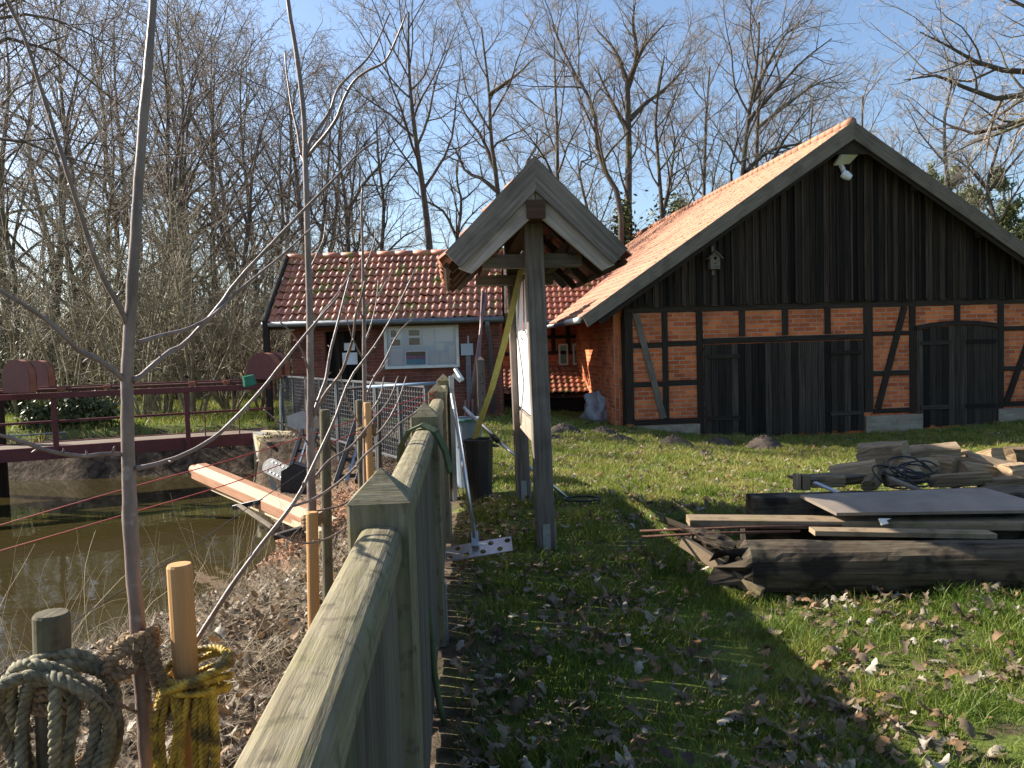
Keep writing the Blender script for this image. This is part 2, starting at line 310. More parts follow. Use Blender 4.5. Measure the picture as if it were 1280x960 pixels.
def ground_h(x, y):
    x = np.asarray(x, float); y = np.asarray(y, float)
    drop = np.interp(x, [-3, -.6, 2.5, 4.3, 8, 12, 30], [0, -.05, -.40, -.68, -.80, -.66, -.5]); h = smooth01((y-6)/11)*drop
    h = h+.03*vnoise(x, y, 3.0, 3)+.012*vnoise(x, y, .7, 4, 2)
    far = smooth01((np.hypot(x, y-10)-35)/60); h = h+far*1.2
    d = sdf(x, y); slope = np.where((x > -4.95) & (y > 13.4), 9., np.where(y > 15, 1.3, .36)); b = WATER_Z+np.where(d > 0, d*slope, d*.6)
    b = np.maximum(b, -1.8)+.05*vnoise(x, y, .9, 5, 3)
    k = .15; m = np.clip(.5+.5*(h-b)/k, 0, 1); return h*(1-m)+b*m-k*m*(1-m)
def gz(x, y): return float(ground_h(np.array([x]), np.array([y]))[0])
xs = np.concatenate([-np.geomspace(500, 20, 26), np.arange(-19.5, -10, .5), np.arange(-10, 10, .14), np.arange(10, 20, .5), np.geomspace(20, 500, 26)])
ys = np.concatenate([-np.geomspace(200, 4, 14), np.arange(-3.5, 19, .14), np.arange(19, 40, .5), np.geomspace(41, 700, 28)])
X, Y_ = np.meshgrid(xs, ys); H_ = ground_h(X, Y_); ny, nx = X.shape; idx = np.arange(nx*ny).reshape(ny, nx)
me = mesh_np('ground', np.stack([X, Y_, H_], -1).reshape(-1, 3), np.stack([idx[:-1, :-1], idx[:-1, 1:], idx[1:, 1:], idx[1:, :-1]], -1).reshape(-1, 4))
def fence_x(y): return -.19-.063*y
bank = smooth01((fence_x(Y_)+.36+.2*vnoise(X, Y_, .8, 44, 2)-X)/.3)*smooth01((17.5-Y_)/1.5)*np.where(Y_ > 9.3, smooth01((fence_x(Y_)+.2-X)/.5), 1)
farbank = smooth01((WATER_Z+.95-.12-H_)/.25)*(Y_ > 15)*(X < -4)
orange = np.exp(-(((X+2.6)/.9)**2+((Y_-10.0)/1.9)**2))*1.3
cl = me.color_attributes.new('zone', 'FLOAT_COLOR', 'POINT'); cl.data.foreach_set('color', np.stack([np.clip(bank+farbank, 0, 1), np.clip(orange, 0, 1), 0*bank, 0*bank+1], -1).astype(np.float32).ravel())
m = bpy.data.materials.new('turf_and_bank'); m.use_nodes = True; N = m.node_tree.nodes; L = m.node_tree.links; b = N['Principled BSDF']; b.inputs['Roughness'].default_value = .95; b.inputs['Specular IOR Level'].default_value = .1
at = N.new('ShaderNodeAttribute'); at.attribute_name = 'zone'; sx = N.new('ShaderNodeSeparateColor'); L.new(at.outputs['Color'], sx.inputs[0]); tc = N.new('ShaderNodeTexCoord')
def nz(sc, c1, c2, lo=.35, hi=.65, mid=None):
    n = N.new('ShaderNodeTexNoise'); n.inputs['Scale'].default_value = sc; n.inputs['Detail'].default_value = 9; n.inputs['Roughness'].default_value = .65; L.new(tc.outputs['Object'], n.inputs['Vector'])
    r = N.new('ShaderNodeValToRGB'); r.color_ramp.elements[0].color = (*c1, 1); r.color_ramp.elements[1].color = (*c2, 1); r.color_ramp.elements[0].position = lo; r.color_ramp.elements[1].position = hi
    if mid: e = r.color_ramp.elements.new((lo+hi)/2); e.color = (*mid, 1)
    L.new(n.outputs[0], r.inputs[0]); return r.outputs[0], n.outputs[0]
gcol, gn = nz(4, (.075, .06, .035), (.12, .15, .03), .38, .6, (.09, .11, .028)); bcol, bn = nz(7, (.03, .022, .016), (.17, .125, .085), .35, .68, (.085, .062, .042)); ocol, on = nz(12, (.16, .07, .035), (.40, .22, .13))
def mixc(f, a, c):
    x = N.new('ShaderNodeMix'); x.data_type = 'RGBA'; L.new(f, x.inputs[0]); L.new(a, x.inputs[6]); L.new(c, x.inputs[7]); return x.outputs[2]
L.new(mixc(sx.outputs['Green'], mixc(sx.outputs['Red'], gcol, bcol), ocol), b.inputs['Base Color'])
bp = N.new('ShaderNodeBump'); bp.inputs['Strength'].default_value = .8; bp.inputs['Distance'].default_value = .04; L.new(bn, bp.inputs['Height']); L.new(bp.outputs[0], b.inputs['Normal']); MATS['turf_and_bank'] = m
tag(link_mesh('ground', me, 'turf_and_bank'), kind='structure')
m = bpy.data.materials.new('pond_water'); m.use_nodes = True; N = m.node_tree.nodes; L = m.node_tree.links; b = N['Principled BSDF']
b.inputs['Base Color'].default_value = (.034, .027, .010, 1); b.inputs['Roughness'].default_value = .04; b.inputs['IOR'].default_value = 1.33
tc = N.new('ShaderNodeTexCoord'); n = N.new('ShaderNodeTexNoise'); n.inputs['Scale'].default_value = 2.2; n.inputs['Detail'].default_value = 3; L.new(tc.outputs['Object'], n.inputs[0])
bp = N.new('ShaderNodeBump'); bp.inputs['Strength'].default_value = .10; bp.inputs['Distance'].default_value = .05; L.new(n.outputs[0], bp.inputs['Height']); L.new(bp.outputs[0], b.inputs['Normal']); MATS['pond_water'] = m
tag(link_mesh('water', mesh_np('water', [(-60, 2.5, 0), (-1.8, 2.5, 0), (-1.8, 19, 0), (-60, 19, 0)], np.array([[0, 1, 2, 3]])), 'pond_water', None, (0, 0, WATER_Z)), kind='structure')

# ------------------------------------------------------------------ tiled roofs
def tile_roof(o, u, s, W, Lg, tw, tl, amp=.022, lift=.03, profile='pan', jit=.004, shade=None):
    """pantiles in rows: o lower corner, u along the eave, s up the slope"""
    o = np.asarray(o, float); u = nrm(u); s = nrm(s); n = nrm(np.cross(u, s)); n = n if n[2] > 0 else -n
    nu = int(round(W/tw)); ns = int(round(Lg/tl)); tw = W/nu; tl = Lg/ns
    t = np.linspace(0, 1, 8); z = amp*(np.where(t < .62, np.sin(np.clip(t/.62, 0, 1)*math.pi), -.45*np.sin((t-.62)/.38*math.pi)))
    if profile == 'flat': z = amp*(np.where(t < .3, np.sin(t/.3*math.pi), .0))
    a, c = np.meshgrid(np.arange(nu), np.arange(ns)); a = a.ravel(); c = c.ravel(); M = len(a); jj = rng.normal(0, jit, (M, 2))
    uu = (a[:, None]+t[None])*tw; lo = c*tl+jj[:, 0]; hi = lo+tl*1.06
    def row(sv, zz): return o+uu[..., None]*u+sv[:, None, None]*s+zz[..., None]*n
    zb = z[None]+lift+jj[:, 1:2]; zt = z[None]+0*jj[:, 1:2]; A = row(lo, zb-.018); B = row(lo, zb); C = row(hi, zt)
    Vv = np.stack([A, B, C], 1); i = np.arange(M*3*8).reshape(M, 3, 8); F = np.stack([i[:, :-1, :-1], i[:, :-1, 1:], i[:, 1:, 1:], i[:, 1:, :-1]], -1)
    r = np.clip(rng.normal(.5, .22, M), 0, 1); return Vv.reshape(-1, 3), F.reshape(-1, 4), np.repeat(r, 14)
def np_part(name, V, F, r, m, parent, smooth=True):
    return link_mesh(name, mesh_np(name, np.asarray(V)-wloc(parent), F, r, smooth), m, parent)
def ridge_caps(p, q, r, step=.34):
    mb = MB(); p = np.asarray(p); q = np.asarray(q); n = int(np.linalg.norm(q-p)/step)
    for k in range(n): mb.tube([p+(q-p)*k/n, p+(q-p)*(k+1.12)/n], [r*1.06, r*.94], 10, r=random.random())
    return mb

# ------------------------------------------------------------------ the half timbered barn
TH = R(6.5); BU = V3(math.cos(TH), math.sin(TH), 0); BV = V3(-math.sin(TH), math.cos(TH), 0); BO = V3(2.556, 18, -.33)
def B(u, v, z): return BO+BU*u+BV*v+Z*z
BW, BL, SL, APX, APZ, EV = 10.4, 18.5, .668, 5.2, 6.62, 6.26
barn = thing('barn', 'half timbered red brick barn with black boarded gable and orange tiled roof', 'barn', B(0, 0, 0))
mb = MB()
def slab(mb, u0, u1, z0, z1, v0, th, r=None): mb.plate([B(u0, v0, z0), B(u1, v0, z0), B(u1, v0, z1), B(u0, v0, z1)], th, r, ax=BU)
slab(mb, .02, BW-.02, -.9, 2.6, 0, .2)
mb.plate([B(0, .2, -.5), B(0, .2, 2.6), B(0, BL, 2.6), B(0, BL, -.5)][::-1], .2, ax=BV); mb.plate([B(BW, .2, -.9), B(BW, BL, -.9), B(BW, BL, 2.6), B(BW, .2, 2.6)][::-1], .2, ax=BV)
mb.plate([B(0, BL, -.9), B(BW, BL, -.9), B(BW, BL, 2.6), B(APX, BL, 6.1), B(0, BL, 2.6)], .2, ax=BU)
mb.build('wall', 'barn_brick', barn)
# timbers, each a part of its own
def timber(u0, z0, u1, z1, w_, pr=.035, m='dark_timber', nm='timber', v=0):
    MB().beam(B(u0, v-pr+.05, z0), B(u1, v-pr+.05, z1), w_, .1, up=-BV, r=random.random()).build(nm, m, barn)
for u_, z0, z1, w_ in ((.09, .0, 2.56, .19), (.93, .08, 2.50, .13), (1.74, -.3, 2.5, .15), (2.75, 1.9, 2.5, .14), (3.78, 1.9, 2.5, .14), (4.81, 1.9, 2.5, .14), (5.80, .05, 2.5, .22), (6.90, -.02, 2.5, .15), (8.03, 2.02, 2.5, .14), (9.14, -.2, 2.5, .15), (10.3, -.1, 2.5, .19)): timber(u_, z0, u_, z1, w_, nm='post')
for u0, u1, z_, w_ in ((.18, .87, 1.76, .12), (1.0, 1.67, 1.78, .12), (.18, .87, .88, .12), (1.0, 1.67, .89, .12), (.18, 1.67, .02, .13), (1.82, 5.69, 1.815, .13), (5.91, 6.83, 1.87, .10), (5.91, 6.83, .94, .12), (5.91, 6.83, .06, .11), (9.22, 10.2, 1.9, .11), (9.22, 10.2, .95, .11), (9.22, 10.2, .1, .12), (0, BW, 2.565, .15)): timber(u0, z_, u1, z_, w_, pr=.028 if w_ < .15 else .04, nm='rail')
for u0, z0, u1, z1 in ((.86, .1, .26, 2.48), (6.02, .12, 6.70, 2.48), (9.28, .15, 9.95, 1.84)): timber(u0, z0, u1, z1, .14, pr=.05, m='grey_wood' if u0 < 1 else 'dark_timber', nm='brace')
# stone / pale brick footings
for a in ((5.70, 7.10, -.85, -.04, -.1, .12), (9.05, 10.5, -.85, .0, -.08, .1), (-.02, 1.70, -.85, -.06, -.06, .08)): mb = MB(); slab(mb, *a); mb.build('plinth', 'plinth_brick', barn)
# gates of vertical boards
def gate(u0, u1, z0, z1, leaves, bow=0.):
    mb = MB(); n = int((u1-u0)/.155); e = np.linspace(u0, u1, n+1)
    for a, c in zip(e, e[1:]):
        t = ((a+c)/2-u0)/(u1-u0); top = z1+bow*(1-(2*t-1)**2); v = -.035-random.random()*.012; zz = z0+random.uniform(-.03, .05)
        mb.beam(B((a+c)/2, v, zz), B((a+c)/2, v, top), c-a-.008, .03, up=-BV, r=random.random())
    g = mb.build('gate', 'gate_board', barn); w_ = (u1-u0)/leaves
    for k in range(leaves):
        a = u0+k*w_+.08; c = a+w_-.16
        for zz in (z0+.45, z1-.28):
            MB().beam(B(a, -.075, zz), B(c if leaves == 1 else a+.75 if k == 0 else c, -.075, zz), .09, .03, up=-BV).build('ledge', 'gate_board', g) if k == 0 else MB().beam(B(c-.75, -.075, zz), B(c, -.075, zz), .09, .03, up=-BV).build('ledge', 'gate_board', g)
    return g
gate(1.83, 5.66, -.40, 1.735, 2); gate(6.99, 9.05, -.35, 1.9, 2, .10)
mb = MB()
for k in range(12):
    t0, t1 = k/12, (k+1)/12; mb.beam(B(6.97+2.1*t0, -.03, 1.97+.10*(1-(2*t0-1)**2)), B(6.97+2.1*t1, -.03, 1.97+.10*(1-(2*t1-1)**2)), .11, .09, up=-BV, r=.4)
mb.build('gate_arch', 'dark_timber', barn)
# gable boarding with cover strips
mb = MB(); n = 62; e = np.linspace(.0, BW, n+1)
for a, c in zip(e, e[1:]):
    um = (a+c)/2; f = lambda u_: APZ-.22-SL*abs(u_-APX); v = -.07-random.random()*.015; z0 = 2.61+random.uniform(-.02, .03)
    mb.plate([B(a+.004, v, z0), B(c-.004, v, z0), B(c-.004, v, max(z0+.01, f(c))), B(a+.004, v, max(z0+.01, f(a)))], .025, random.random(), ax=Z)
    if random.random() < .8: mb.beam(B(c, -.094, z0+random.uniform(0, .06)), B(c, -.094, max(z0+.05, f(c)-.02)), .045, .022, up=-BV, r=random.random())
mb.build('gable_boarding', 'black_board', barn)
mb = MB().plate([B(.05, -.03, 2.6), B(BW-.05, -.03, 2.6), B(APX, -.03, APZ-.2)], .1); mb.build('gable_backing', 'dark_void', barn)
# roof: deck, tiles, ridge, verge boards, soffit purlins
def rp(du, v, dz=0.): return B(APX+du, v, APZ-SL*abs(du)+dz)
roof = MB()
for sg in (-1, 1):
    q = [rp(0, -.44, -.16), rp(sg*EV, -.44, -.16), rp(sg*EV, BL+.3, -.16), rp(0, BL+.3, -.16)]; roof.plate(q if sg < 0 else q[::-1], .06)
roof = roof.build('roof', 'brown_wood', barn)
for sg in (-1, 1):
    sv = nrm(rp(0, 0)-rp(sg*EV, 0)); Lg = math.hypot(EV, SL*EV)
    V, F, r = tile_roof(rp(sg*EV, -.46, -.035), BV, sv, BL+.75, Lg, .20, .27, amp=.02, lift=.022)
    np_part('tiles', V, F, r, 'barn_tile', roof)
ridge_caps(rp(0, -.47, .0), rp(0, BL+.3, .0), .10).build('ridge_caps', 'barn_tile', roof, smooth=True)
for sg in (-1, 1):
    a, c = rp(0, -.485, -.19), rp(sg*EV, -.485, -.19); mb = MB(); up = nrm(np.cross(BV, nrm(c-a))); up = up if up[2] > 0 else -up
    pts = [rp(0, -.50, .0), rp(sg*EV, -.50, .0), rp(sg*(EV-.12), -.50, -.30-.02), rp(0, -.50, -.40)]
    mb.plate(pts if sg > 0 else pts[::-1], .035, ax=nrm(c-a)); mb = mb if sg > 0 else mb
    mb.build('verge_board', 'grey_wood', barn)
    pts = [rp(0, -.44, -.34), rp(sg*(EV-.35), -.44, -.34), rp(sg*(EV-.42), -.44, -.47), rp(0, -.44, -.47)]
    MB().plate(pts if sg > 0 else pts[::-1], .03, ax=nrm(c-a)).build('inner_verge_board', 'dark_timber', barn)
for sg in (-1, 1):
    for d in (1.7, 3.3, 5.0): MB().beam(B(APX+sg*d, -.40, APZ-SL*d-.30), B(APX+sg*d, .3, APZ-SL*d-.30), .14, .16).build('purlin_end', 'dark_timber', barn)
for sg in (-1, 1):
    for du in (.75, 1.9, 3.1, 4.4, 5.6):
        for k in (0, 1): MB().lathe([(.028, 0), (.028, .006), (0, .006)], rp(sg*(du+.12*k), -.502, -.10-.16*k), -BV, 8).build('knot', 'dark_void', barn)
MB().plate([rp(-.45, -.46, -.42), rp(.45, -.46, -.42), rp(0, -.46, -.16)], .03).build('apex_board', 'dark_timber', barn)
MB().tube([B(APX-EV-.03, -.4, APZ-SL*EV-.08), B(APX-EV-.03, 1.2, APZ-SL*EV-.09)], .07, 10).build('gutter', 'white_paint', barn, smooth=True)
MB().tube([B(APX-EV-.02, 1.2, APZ-SL*EV-.10), B(APX-EV-.02, BL, APZ-SL*EV-.14)], .06, 10).build('gutter', 'zinc', barn, smooth=True)
# left side wall: posts, rails, tall window
for v_ in (.12, 1.3, 1.75, 3.6, 4.9, 6.5, 8.5, 11, 14): MB().beam(B(.02, v_, -.1), B(.02, v_, 2.45), .15, .1, up=-BU).build('post', 'dark_timber', barn)
for z_ in (.06, .80, 1.72): MB().beam(B(.03, .2, z_), B(.03, BL-.2, z_), .13, .08, up=-BU).build('rail', 'dark_timber', barn)
wf = MB()
for a, c, zz0, zz1 in ((2.25, 2.33, .82, 2.15), (3.0, 3.08, .82, 2.15)): wf.beam(B(-.03, (a+c)/2, zz0), B(-.03, (a+c)/2, zz1), .09, .1, up=-BU)
wf.beam(B(-.03, 2.2, 2.18), B(-.03, 3.13, 2.18), .09, .1, up=-BU); wf.beam(B(-.06, 2.15, .78), B(-.06, 3.18, .78), .08, .16, up=-BU)
wf = wf.build('window', 'frame_bluegrey', barn); MB().plate([B(-.02, 2.33, .82), B(-.02, 2.33, 2.14), B(-.02, 3.0, 2.14), B(-.02, 3.0, .82)], .02).build('pane', 'window_glass', wf)

# lamp with sensor and the nesting box hang on the gable
lp = thing('floodlight', 'small white security floodlight under the apex of the barn gable', 'floodlight', B(5.12, -.1, 5.6))
MB().plate([B(4.95, -.42, 5.92), B(5.38, -.40, 5.97), B(5.30, -.12, 5.80), B(4.92, -.12, 5.76)], .05).build('lamp_head', 'white_paint', lp)
MB().tube([B(5.11, -.1, 5.74), B(5.11, -.2, 5.64), B(5.11, -.24, 5.56)], .055, 8).build('bracket', 'white_paint', lp)
MB().lathe([(0, 0), (.09, .01), (.1, .1), (.07, .22), (0, .24)], B(5.04, -.3, 5.52), BU*.8-Z*.6-BV*.3, 12).build('sensor', 'white_panel', lp, smooth=True)
nb = thing('nesting_box', 'small wooden bird nesting box with pitched roof on the barn boards', 'nesting box', B(2.05, -.1, 3.45))
MB().plate([B(1.94, -.26, 3.42), B(2.16, -.26, 3.42), B(2.16, -.26, 3.68), B(2.05, -.26, 3.79), B(1.94, -.26, 3.68)], .16).build('box', 'grey_wood', nb)
mb = MB()
for sg in (-1, 1): mb.beam(B(2.05, -.2, 3.81), B(2.05+sg*.17, -.2, 3.64), .24, .02, up=nrm(BU*sg+Z))
mb.build('roof', 'grey_wood', nb); MB().lathe([(.032, 0), (.032, .01), (0, .01)], B(2.05, -.264, 3.66), -BV, 14).build('entrance_hole', 'dark_void', nb); MB().tube([B(2.05, -.26, 3.55), B(2.05, -.33, 3.55)], .01, 6).build('perch', 'grey_wood', nb)
MB().beam(B(2.05, -.105, 3.3), B(2.05, -.105, 3.95), .06, .02, up=-BV).build('mounting_strip', 'grey_wood', nb)

# ------------------------------------------------------------------ the brick hut with the notice board
HX0, HX1, HY, HG = -4.92, -.22, 18., -.3
hut = thing('brick_hut', 'low dark brick hut with glossy mossy red pantiles and grey gutter', 'hut', (HX0, HY, HG))
mb = MB(); q = lambda x0, x1, z0, z1, y: [V3(x0, y, z0), V3(x1, y, z0), V3(x1, y, z1), V3(x0, y, z1)]
DX0, DX1, DT = -4.18, -3.36, 1.95
for x0, x1, z0, z1 in ((HX0, DX0, HG-.3, 2.2), (DX0, DX1, DT, 2.2), (DX1, HX1, HG-.3, 2.2)): mb.plate(q(x0, x1, z0, z1, HY), .25, ax=V3(1, 0, 0))
for x, sg in ((HX0, -1), (HX1, 1)):
    g = [V3(x, HY+.26, HG-.3), V3(x, HY+3.2, HG-.3), V3(x, HY+3.2, 2.2), V3(x, 19.6, 3.6), V3(x, HY+.26, 2.45)]; mb.plate(g[::-1] if sg < 0 else g, .2, ax=V3(0, 1, 0))
mb.plate(q(HX0, HX1, HG-.3, 2.2, HY+3.2), .2, ax=V3(1, 0, 0)); mb.build('wall', 'hut_brick', hut)
d = MB()
for k in range(6): x = DX0+.04+(k+.5)*.125; d.beam((x, HY+.2, HG), (x, HY+.2, DT-.02), .12, .03, up=V3(0, -1, 0))
d = d.build('door', 'black_board', hut)
for x, z, w_, h_ in ((-3.66, 1.60, .24, .17), (-3.66, 1.33, .34, .27)): tag(MB().plate(q(x-w_/2, x+w_/2, z-h_/2, z+h_/2, HY+.17), .004).build('notice', 'paper', d))
EZ, RZ, RY, EY = 2.20, 3.82, 19.6, 17.6
RX0, RX1 = -5.36, -.12
roof = MB().plate([V3(RX0, EY, EZ-.15), V3(RX1, EY, EZ-.15), V3(RX1, RY, RZ-.15), V3(RX0, RY, RZ-.15)], .05).plate([V3(RX0, RY, RZ-.15), V3(RX1, RY, RZ-.15), V3(RX1, 2*RY-EY, EZ-.15), V3(RX0, 2*RY-EY, EZ-.15)], .05).build('roof', 'brown_wood', hut)
sl = nrm(V3(0, RY-EY, RZ-EZ)); LS = math.hypot(RY-EY, RZ-EZ)
V, F, r = tile_roof((RX0+.05, EY-.05, EZ-.05), V3(1, 0, 0), sl, RX1-RX0-.1, LS, .157, .285, amp=.028, lift=.042, jit=.008); np_part('tiles', V, F, r, 'hut_tile', roof)
V, F, r = tile_roof((RX0+.05, 2*RY-EY+.05, EZ-.05), V3(1, 0, 0), nrm(V3(0, EY-RY, RZ-EZ)), RX1-RX0-.1, LS, .157, .285, amp=.028, lift=.042, jit=.008); np_part('tiles', V, F, r, 'hut_tile', roof)
ridge_caps((RX0, RY, RZ), (RX1, RY, RZ), .085, .42).build('ridge_caps', 'hut_tile', roof, smooth=True)
for x in (RX0-.03, RX1+.03):
    for yy in (EY-.08, 2*RY-EY+.08): MB().beam((x, yy, EZ-.05), (x, RY, RZ+.0), .05, .2, up=V3(0, -1, 1)).build('verge_board', 'grey_wood', hut)
g = MB().tube([V3(RX0-.05, EY-.10, EZ-.07), V3(RX1-.02, EY-.10, EZ-.10)], .065, 10).build('gutter', 'zinc', hut, smooth=True)
MB().tube([V3(-.50, EY-.10, EZ-.1), V3(-.50, EY-.08, EZ-.25), V3(-.46, HY-.08, EZ-.55), V3(-.44, HY-.08, 0)], [.06, .05, .045, .045], 10).build('downpipe', 'zinc', hut, smooth=True)
nbd = thing('notice_board', 'wide glazed notice board in a pale frame on the dark brick wall', 'notice board', (-2.0, HY-.08, 1.06))
x0, x1, z0, z1 = -2.83, -1.16, 1.07, 2.045
mb = MB(); f_ = .065
for a, c in (((x0, z0+f_/2), (x1, z0+f_/2)), ((x0, z1-f_/2), (x1, z1-f_/2))): mb.beam((a[0], HY-.06, a[1]), (c[0], HY-.06, c[1]), f_, .11, up=V3(0, -1, 0))
for x in (x0+f_/2, x1-f_/2): mb.beam((x, HY-.06, z0+f_), (x, HY-.06, z1-f_), f_, .11, up=V3(0, -1, 0))
mb.build('frame', 'white_paint', nbd); MB().plate(q(x0+f_, x1-f_, z0+f_, z1-f_, HY-.035), .015).build('backing', 'board_back', nbd); MB().plate(q(x0+f_, x1-f_, z0+f_, z1-f_, HY-.095), .004).build('glass', 'clear_glass', nbd)
def bp_(fx, fz): return x0+(x1-x0)*fx, z1-(z1-z0)*fz
def sheet(fx0, fz0, fx1, fz1, m, nm, dy, par):
    a = bp_(fx0, fz1); c = bp_(fx1, fz0); return MB().plate(q(a[0], c[0], a[1], c[1], HY-.04-dy), .002).build(nm, m, par)
pp = sheet(.075, .09, .24, .32, 'paper', 'poster', .006, nbd); sheet(.09, .11, .165, .27, 'photo_dark', 'picture', .010, pp)
pp = sheet(.075, .33, .24, .5, 'paper', 'poster', .006, nbd); sheet(.09, .335, .21, .465, 'photo_brown', 'picture', .010, pp)
pp = sheet(.315, .09, .49, .5, 'paper', 'poster', .006, nbd); sheet(.33, .12, .475, .25, 'photo_dark', 'picture', .010, pp); sheet(.33, .30, .475, .46, 'photo_brown', 'picture', .010, pp)
pp = sheet(.27, .6, .57, .93, 'paper', 'poster', .006, nbd); sheet(.285, .62, .545, .71, 'photo_green', 'picture', .010, pp); sheet(.285, .71, .545, .79, 'photo_violet', 'picture', .012, pp); sheet(.285, .79, .545, .91, 'photo_cyan', 'picture', .014, pp)
for a in ((.08, .54, .24, .93), (.52, .1, .66, .48), (.69, .08, .92, .40), (.69, .44, .8, .62), (.62, .68, .72, .92), (.75, .66, .84, .9), (.86, .5, .95, .92)): sheet(*a, 'paper', 'poster', .006, nbd)
bx = thing('meter_box', 'small grey meter box on a pole beside the notice board', 'meter box', (-.98, HY-.15, .2))
MB().beam((-.98, HY-.1, 1.33), (-.98, HY-.1, 1.59), .27, .14, up=V3(0, -1, 0)).build('box', 'grey_box', bx); MB().beam((-.96, HY-.1, .0), (-.96, HY-.1, 1.33), .11, .06, up=V3(0, -1, 0)).build('pole', 'zinc', bx); MB().tube([V3(-.95, HY-.1, 1.59), V3(-.95, HY-.1, 1.76)], .02, 8).build('conduit', 'grey_box', bx)
wl = thing('wall_lamp', 'round pale lamp under the left end of the hut gutter', 'lamp', (-4.84, HY-.2, 2.0)); MB().lathe([(0, 0), (.06, .02), (.08, .08), (.05, .14), (0, .15)], (-4.84, 17.80, 1.98), Z, 14).build('globe', 'white_panel', wl, smooth=True); MB().beam((-4.84, HY, 2.1), (-4.84, 17.8, 2.12), .05, .03).build('bracket', 'zinc', wl)
# the timber trestle post at the hut's left corner
tag(MB().beam((-5.30, 17.45, -.9), (-5.33, 17.5, 2.2), .13, .13).build('corner_post', 'dark_timber'), 'dark square timber post under the left corner of the hut roof', 'post')

# low wing that ties the hut to the barn, with lean-to
wing = thing('link_wing', 'low half timbered link building with lean-to roof between hut and barn', 'outbuilding', (.9, 22.6, -.3))
WY = 22.6; WX1 = float(B(0, 4.9, 0)[0]); mb = MB().plate(q(-.5, WX1, -.6, 2.35, WY), .2, ax=V3(1, 0, 0)); mb.build('wall', 'barn_brick', wing)
for x in (-.3, .25, .62, 1.2, 1.62): MB().beam((x, WY-.01, 1.3), (x, WY-.01, 2.3), .12, .08, up=V3(0, -1, 0)).build('post', 'dark_timber', wing)
for z_ in (1.28, 1.72, 2.27): MB().beam((-.45, WY-.02, z_), (WX1-.05, WY-.02, z_), .1, .08, up=V3(0, -1, 0)).build('rail', 'dark_timber', wing)
for xc in (1.47, 1.87):  # white-framed windows put in place of a small sunlit opening
    wf = MB()
    for dx in (-.11, .11): wf.beam((xc+dx, WY-.05, .95), (xc+dx, WY-.05, 1.5), .05, .05, up=V3(0, -1, 0))
    for z_ in (.95, 1.5): wf.beam((xc-.13, WY-.05, z_), (xc+.13, WY-.05, z_), .05, .06, up=V3(0, -1, 0))
    wf = wf.build('window', 'white_paint', wing); MB().plate(q(xc-.09, xc+.09, .97, 1.48, WY-.04), .01).build('pane', 'window_glass', wf)
WEZ, WRZ, WEY, WRY = 2.22, 3.72, 21.9, 24.0
wr = MB().plate([V3(-.6, WEY, WEZ-.15), V3(3.4, WEY, WEZ-.15), V3(3.4, WRY, WRZ-.15), V3(-.6, WRY, WRZ-.15)], .05).plate([V3(-.6, WRY, WRZ-.15), V3(3.4, WRY, WRZ-.15), V3(3.4, 26.2, 2.0), V3(-.6, 26.2, 2.0)], .05).build('roof', 'brown_wood', wing)
V, F, r = tile_roof((-.6, WEY-.05, WEZ-.05), V3(1, 0, 0), V3(0, WRY-WEY, WRZ-WEZ), 4., math.hypot(WRY-WEY, WRZ-WEZ), .17, .28, amp=.028, lift=.042); np_part('tiles', V, F, r, 'hut_tile', wr)
ridge_caps((-.6, WRY, WRZ), (3.0, WRY, WRZ), .085, .4).build('ridge_caps', 'hut_tile', wr, smooth=True)
MB().tube([V3(-.6, WEY-.1, WEZ-.08), V3(2.0, WEY-.1, WEZ-.1)], .05, 8).build('gutter', 'zinc', wing)
ll = MB().plate([V3(-.4, 21.0, .14), V3(2.12, 21.0, .14), V3(2.0, WY-.08, .77), V3(-.4, WY-.08, .77)], .04).build('lean_to_roof', 'brown_wood', wing)
V, F, r = tile_roof((-.4, 20.98, .24), V3(1, 0, 0), V3(0, 1.58, .63), 2.48, 1.68, .17, .26, amp=.024, lift=.035); np_part('tiles', V, F, r, 'hut_tile', ll)
MB().plate(q(-.4, 2.1, -.6, .2, 21.25), .1).build('lean_to_boarding', 'black_board', wing)

# ------------------------------------------------------------------ timber fence along the pond
FD = nrm(V3(-.063, 1, 0)); FS = nrm(np.cross(FD, Z))     # along, and to the right (lawn side)
def FP(y, dx=0, z=0): return V3(fence_x(y)-.0, y, 0)+FS*dx+Z*z
post_y = [-.4, 1.8, 4.0, 6.2, 8.4]
fence = thing('timber_fence', 'weathered greenish timber fence with pointed posts and rounded handrail beside the pond', 'fence', FP(1.8))
for y in post_y[1:]:
    g = gz(*FP(y)[:2]); mb = MB(); c = FP(y); h = .07; zt = 1.165
    mb.beam(c+Z*(g-.0), c+Z*zt, .14, .14, up=FD, ch=.05, caps=False)
    cs = [c+Z*zt+FS*a*h+FD*b_*h for a, b_ in ((-1, -1), (1, -1), (1, 1), (-1, 1))]; t = c+Z*1.235
    for k in range(4): mb.face([cs[k], cs[(k+1) % 4], t], [(0, 0), (.14, 0), (.07, .1)], .5)
    po = mb.build('post', 'fence_wood', fence)
    pl = MB(); pl.beam(c+FS*.076+Z*(g-.1), c+FS*.076+Z*(g+.30), .05, .008, up=FS); pl.build('ground_plate', 'galvanised', po)
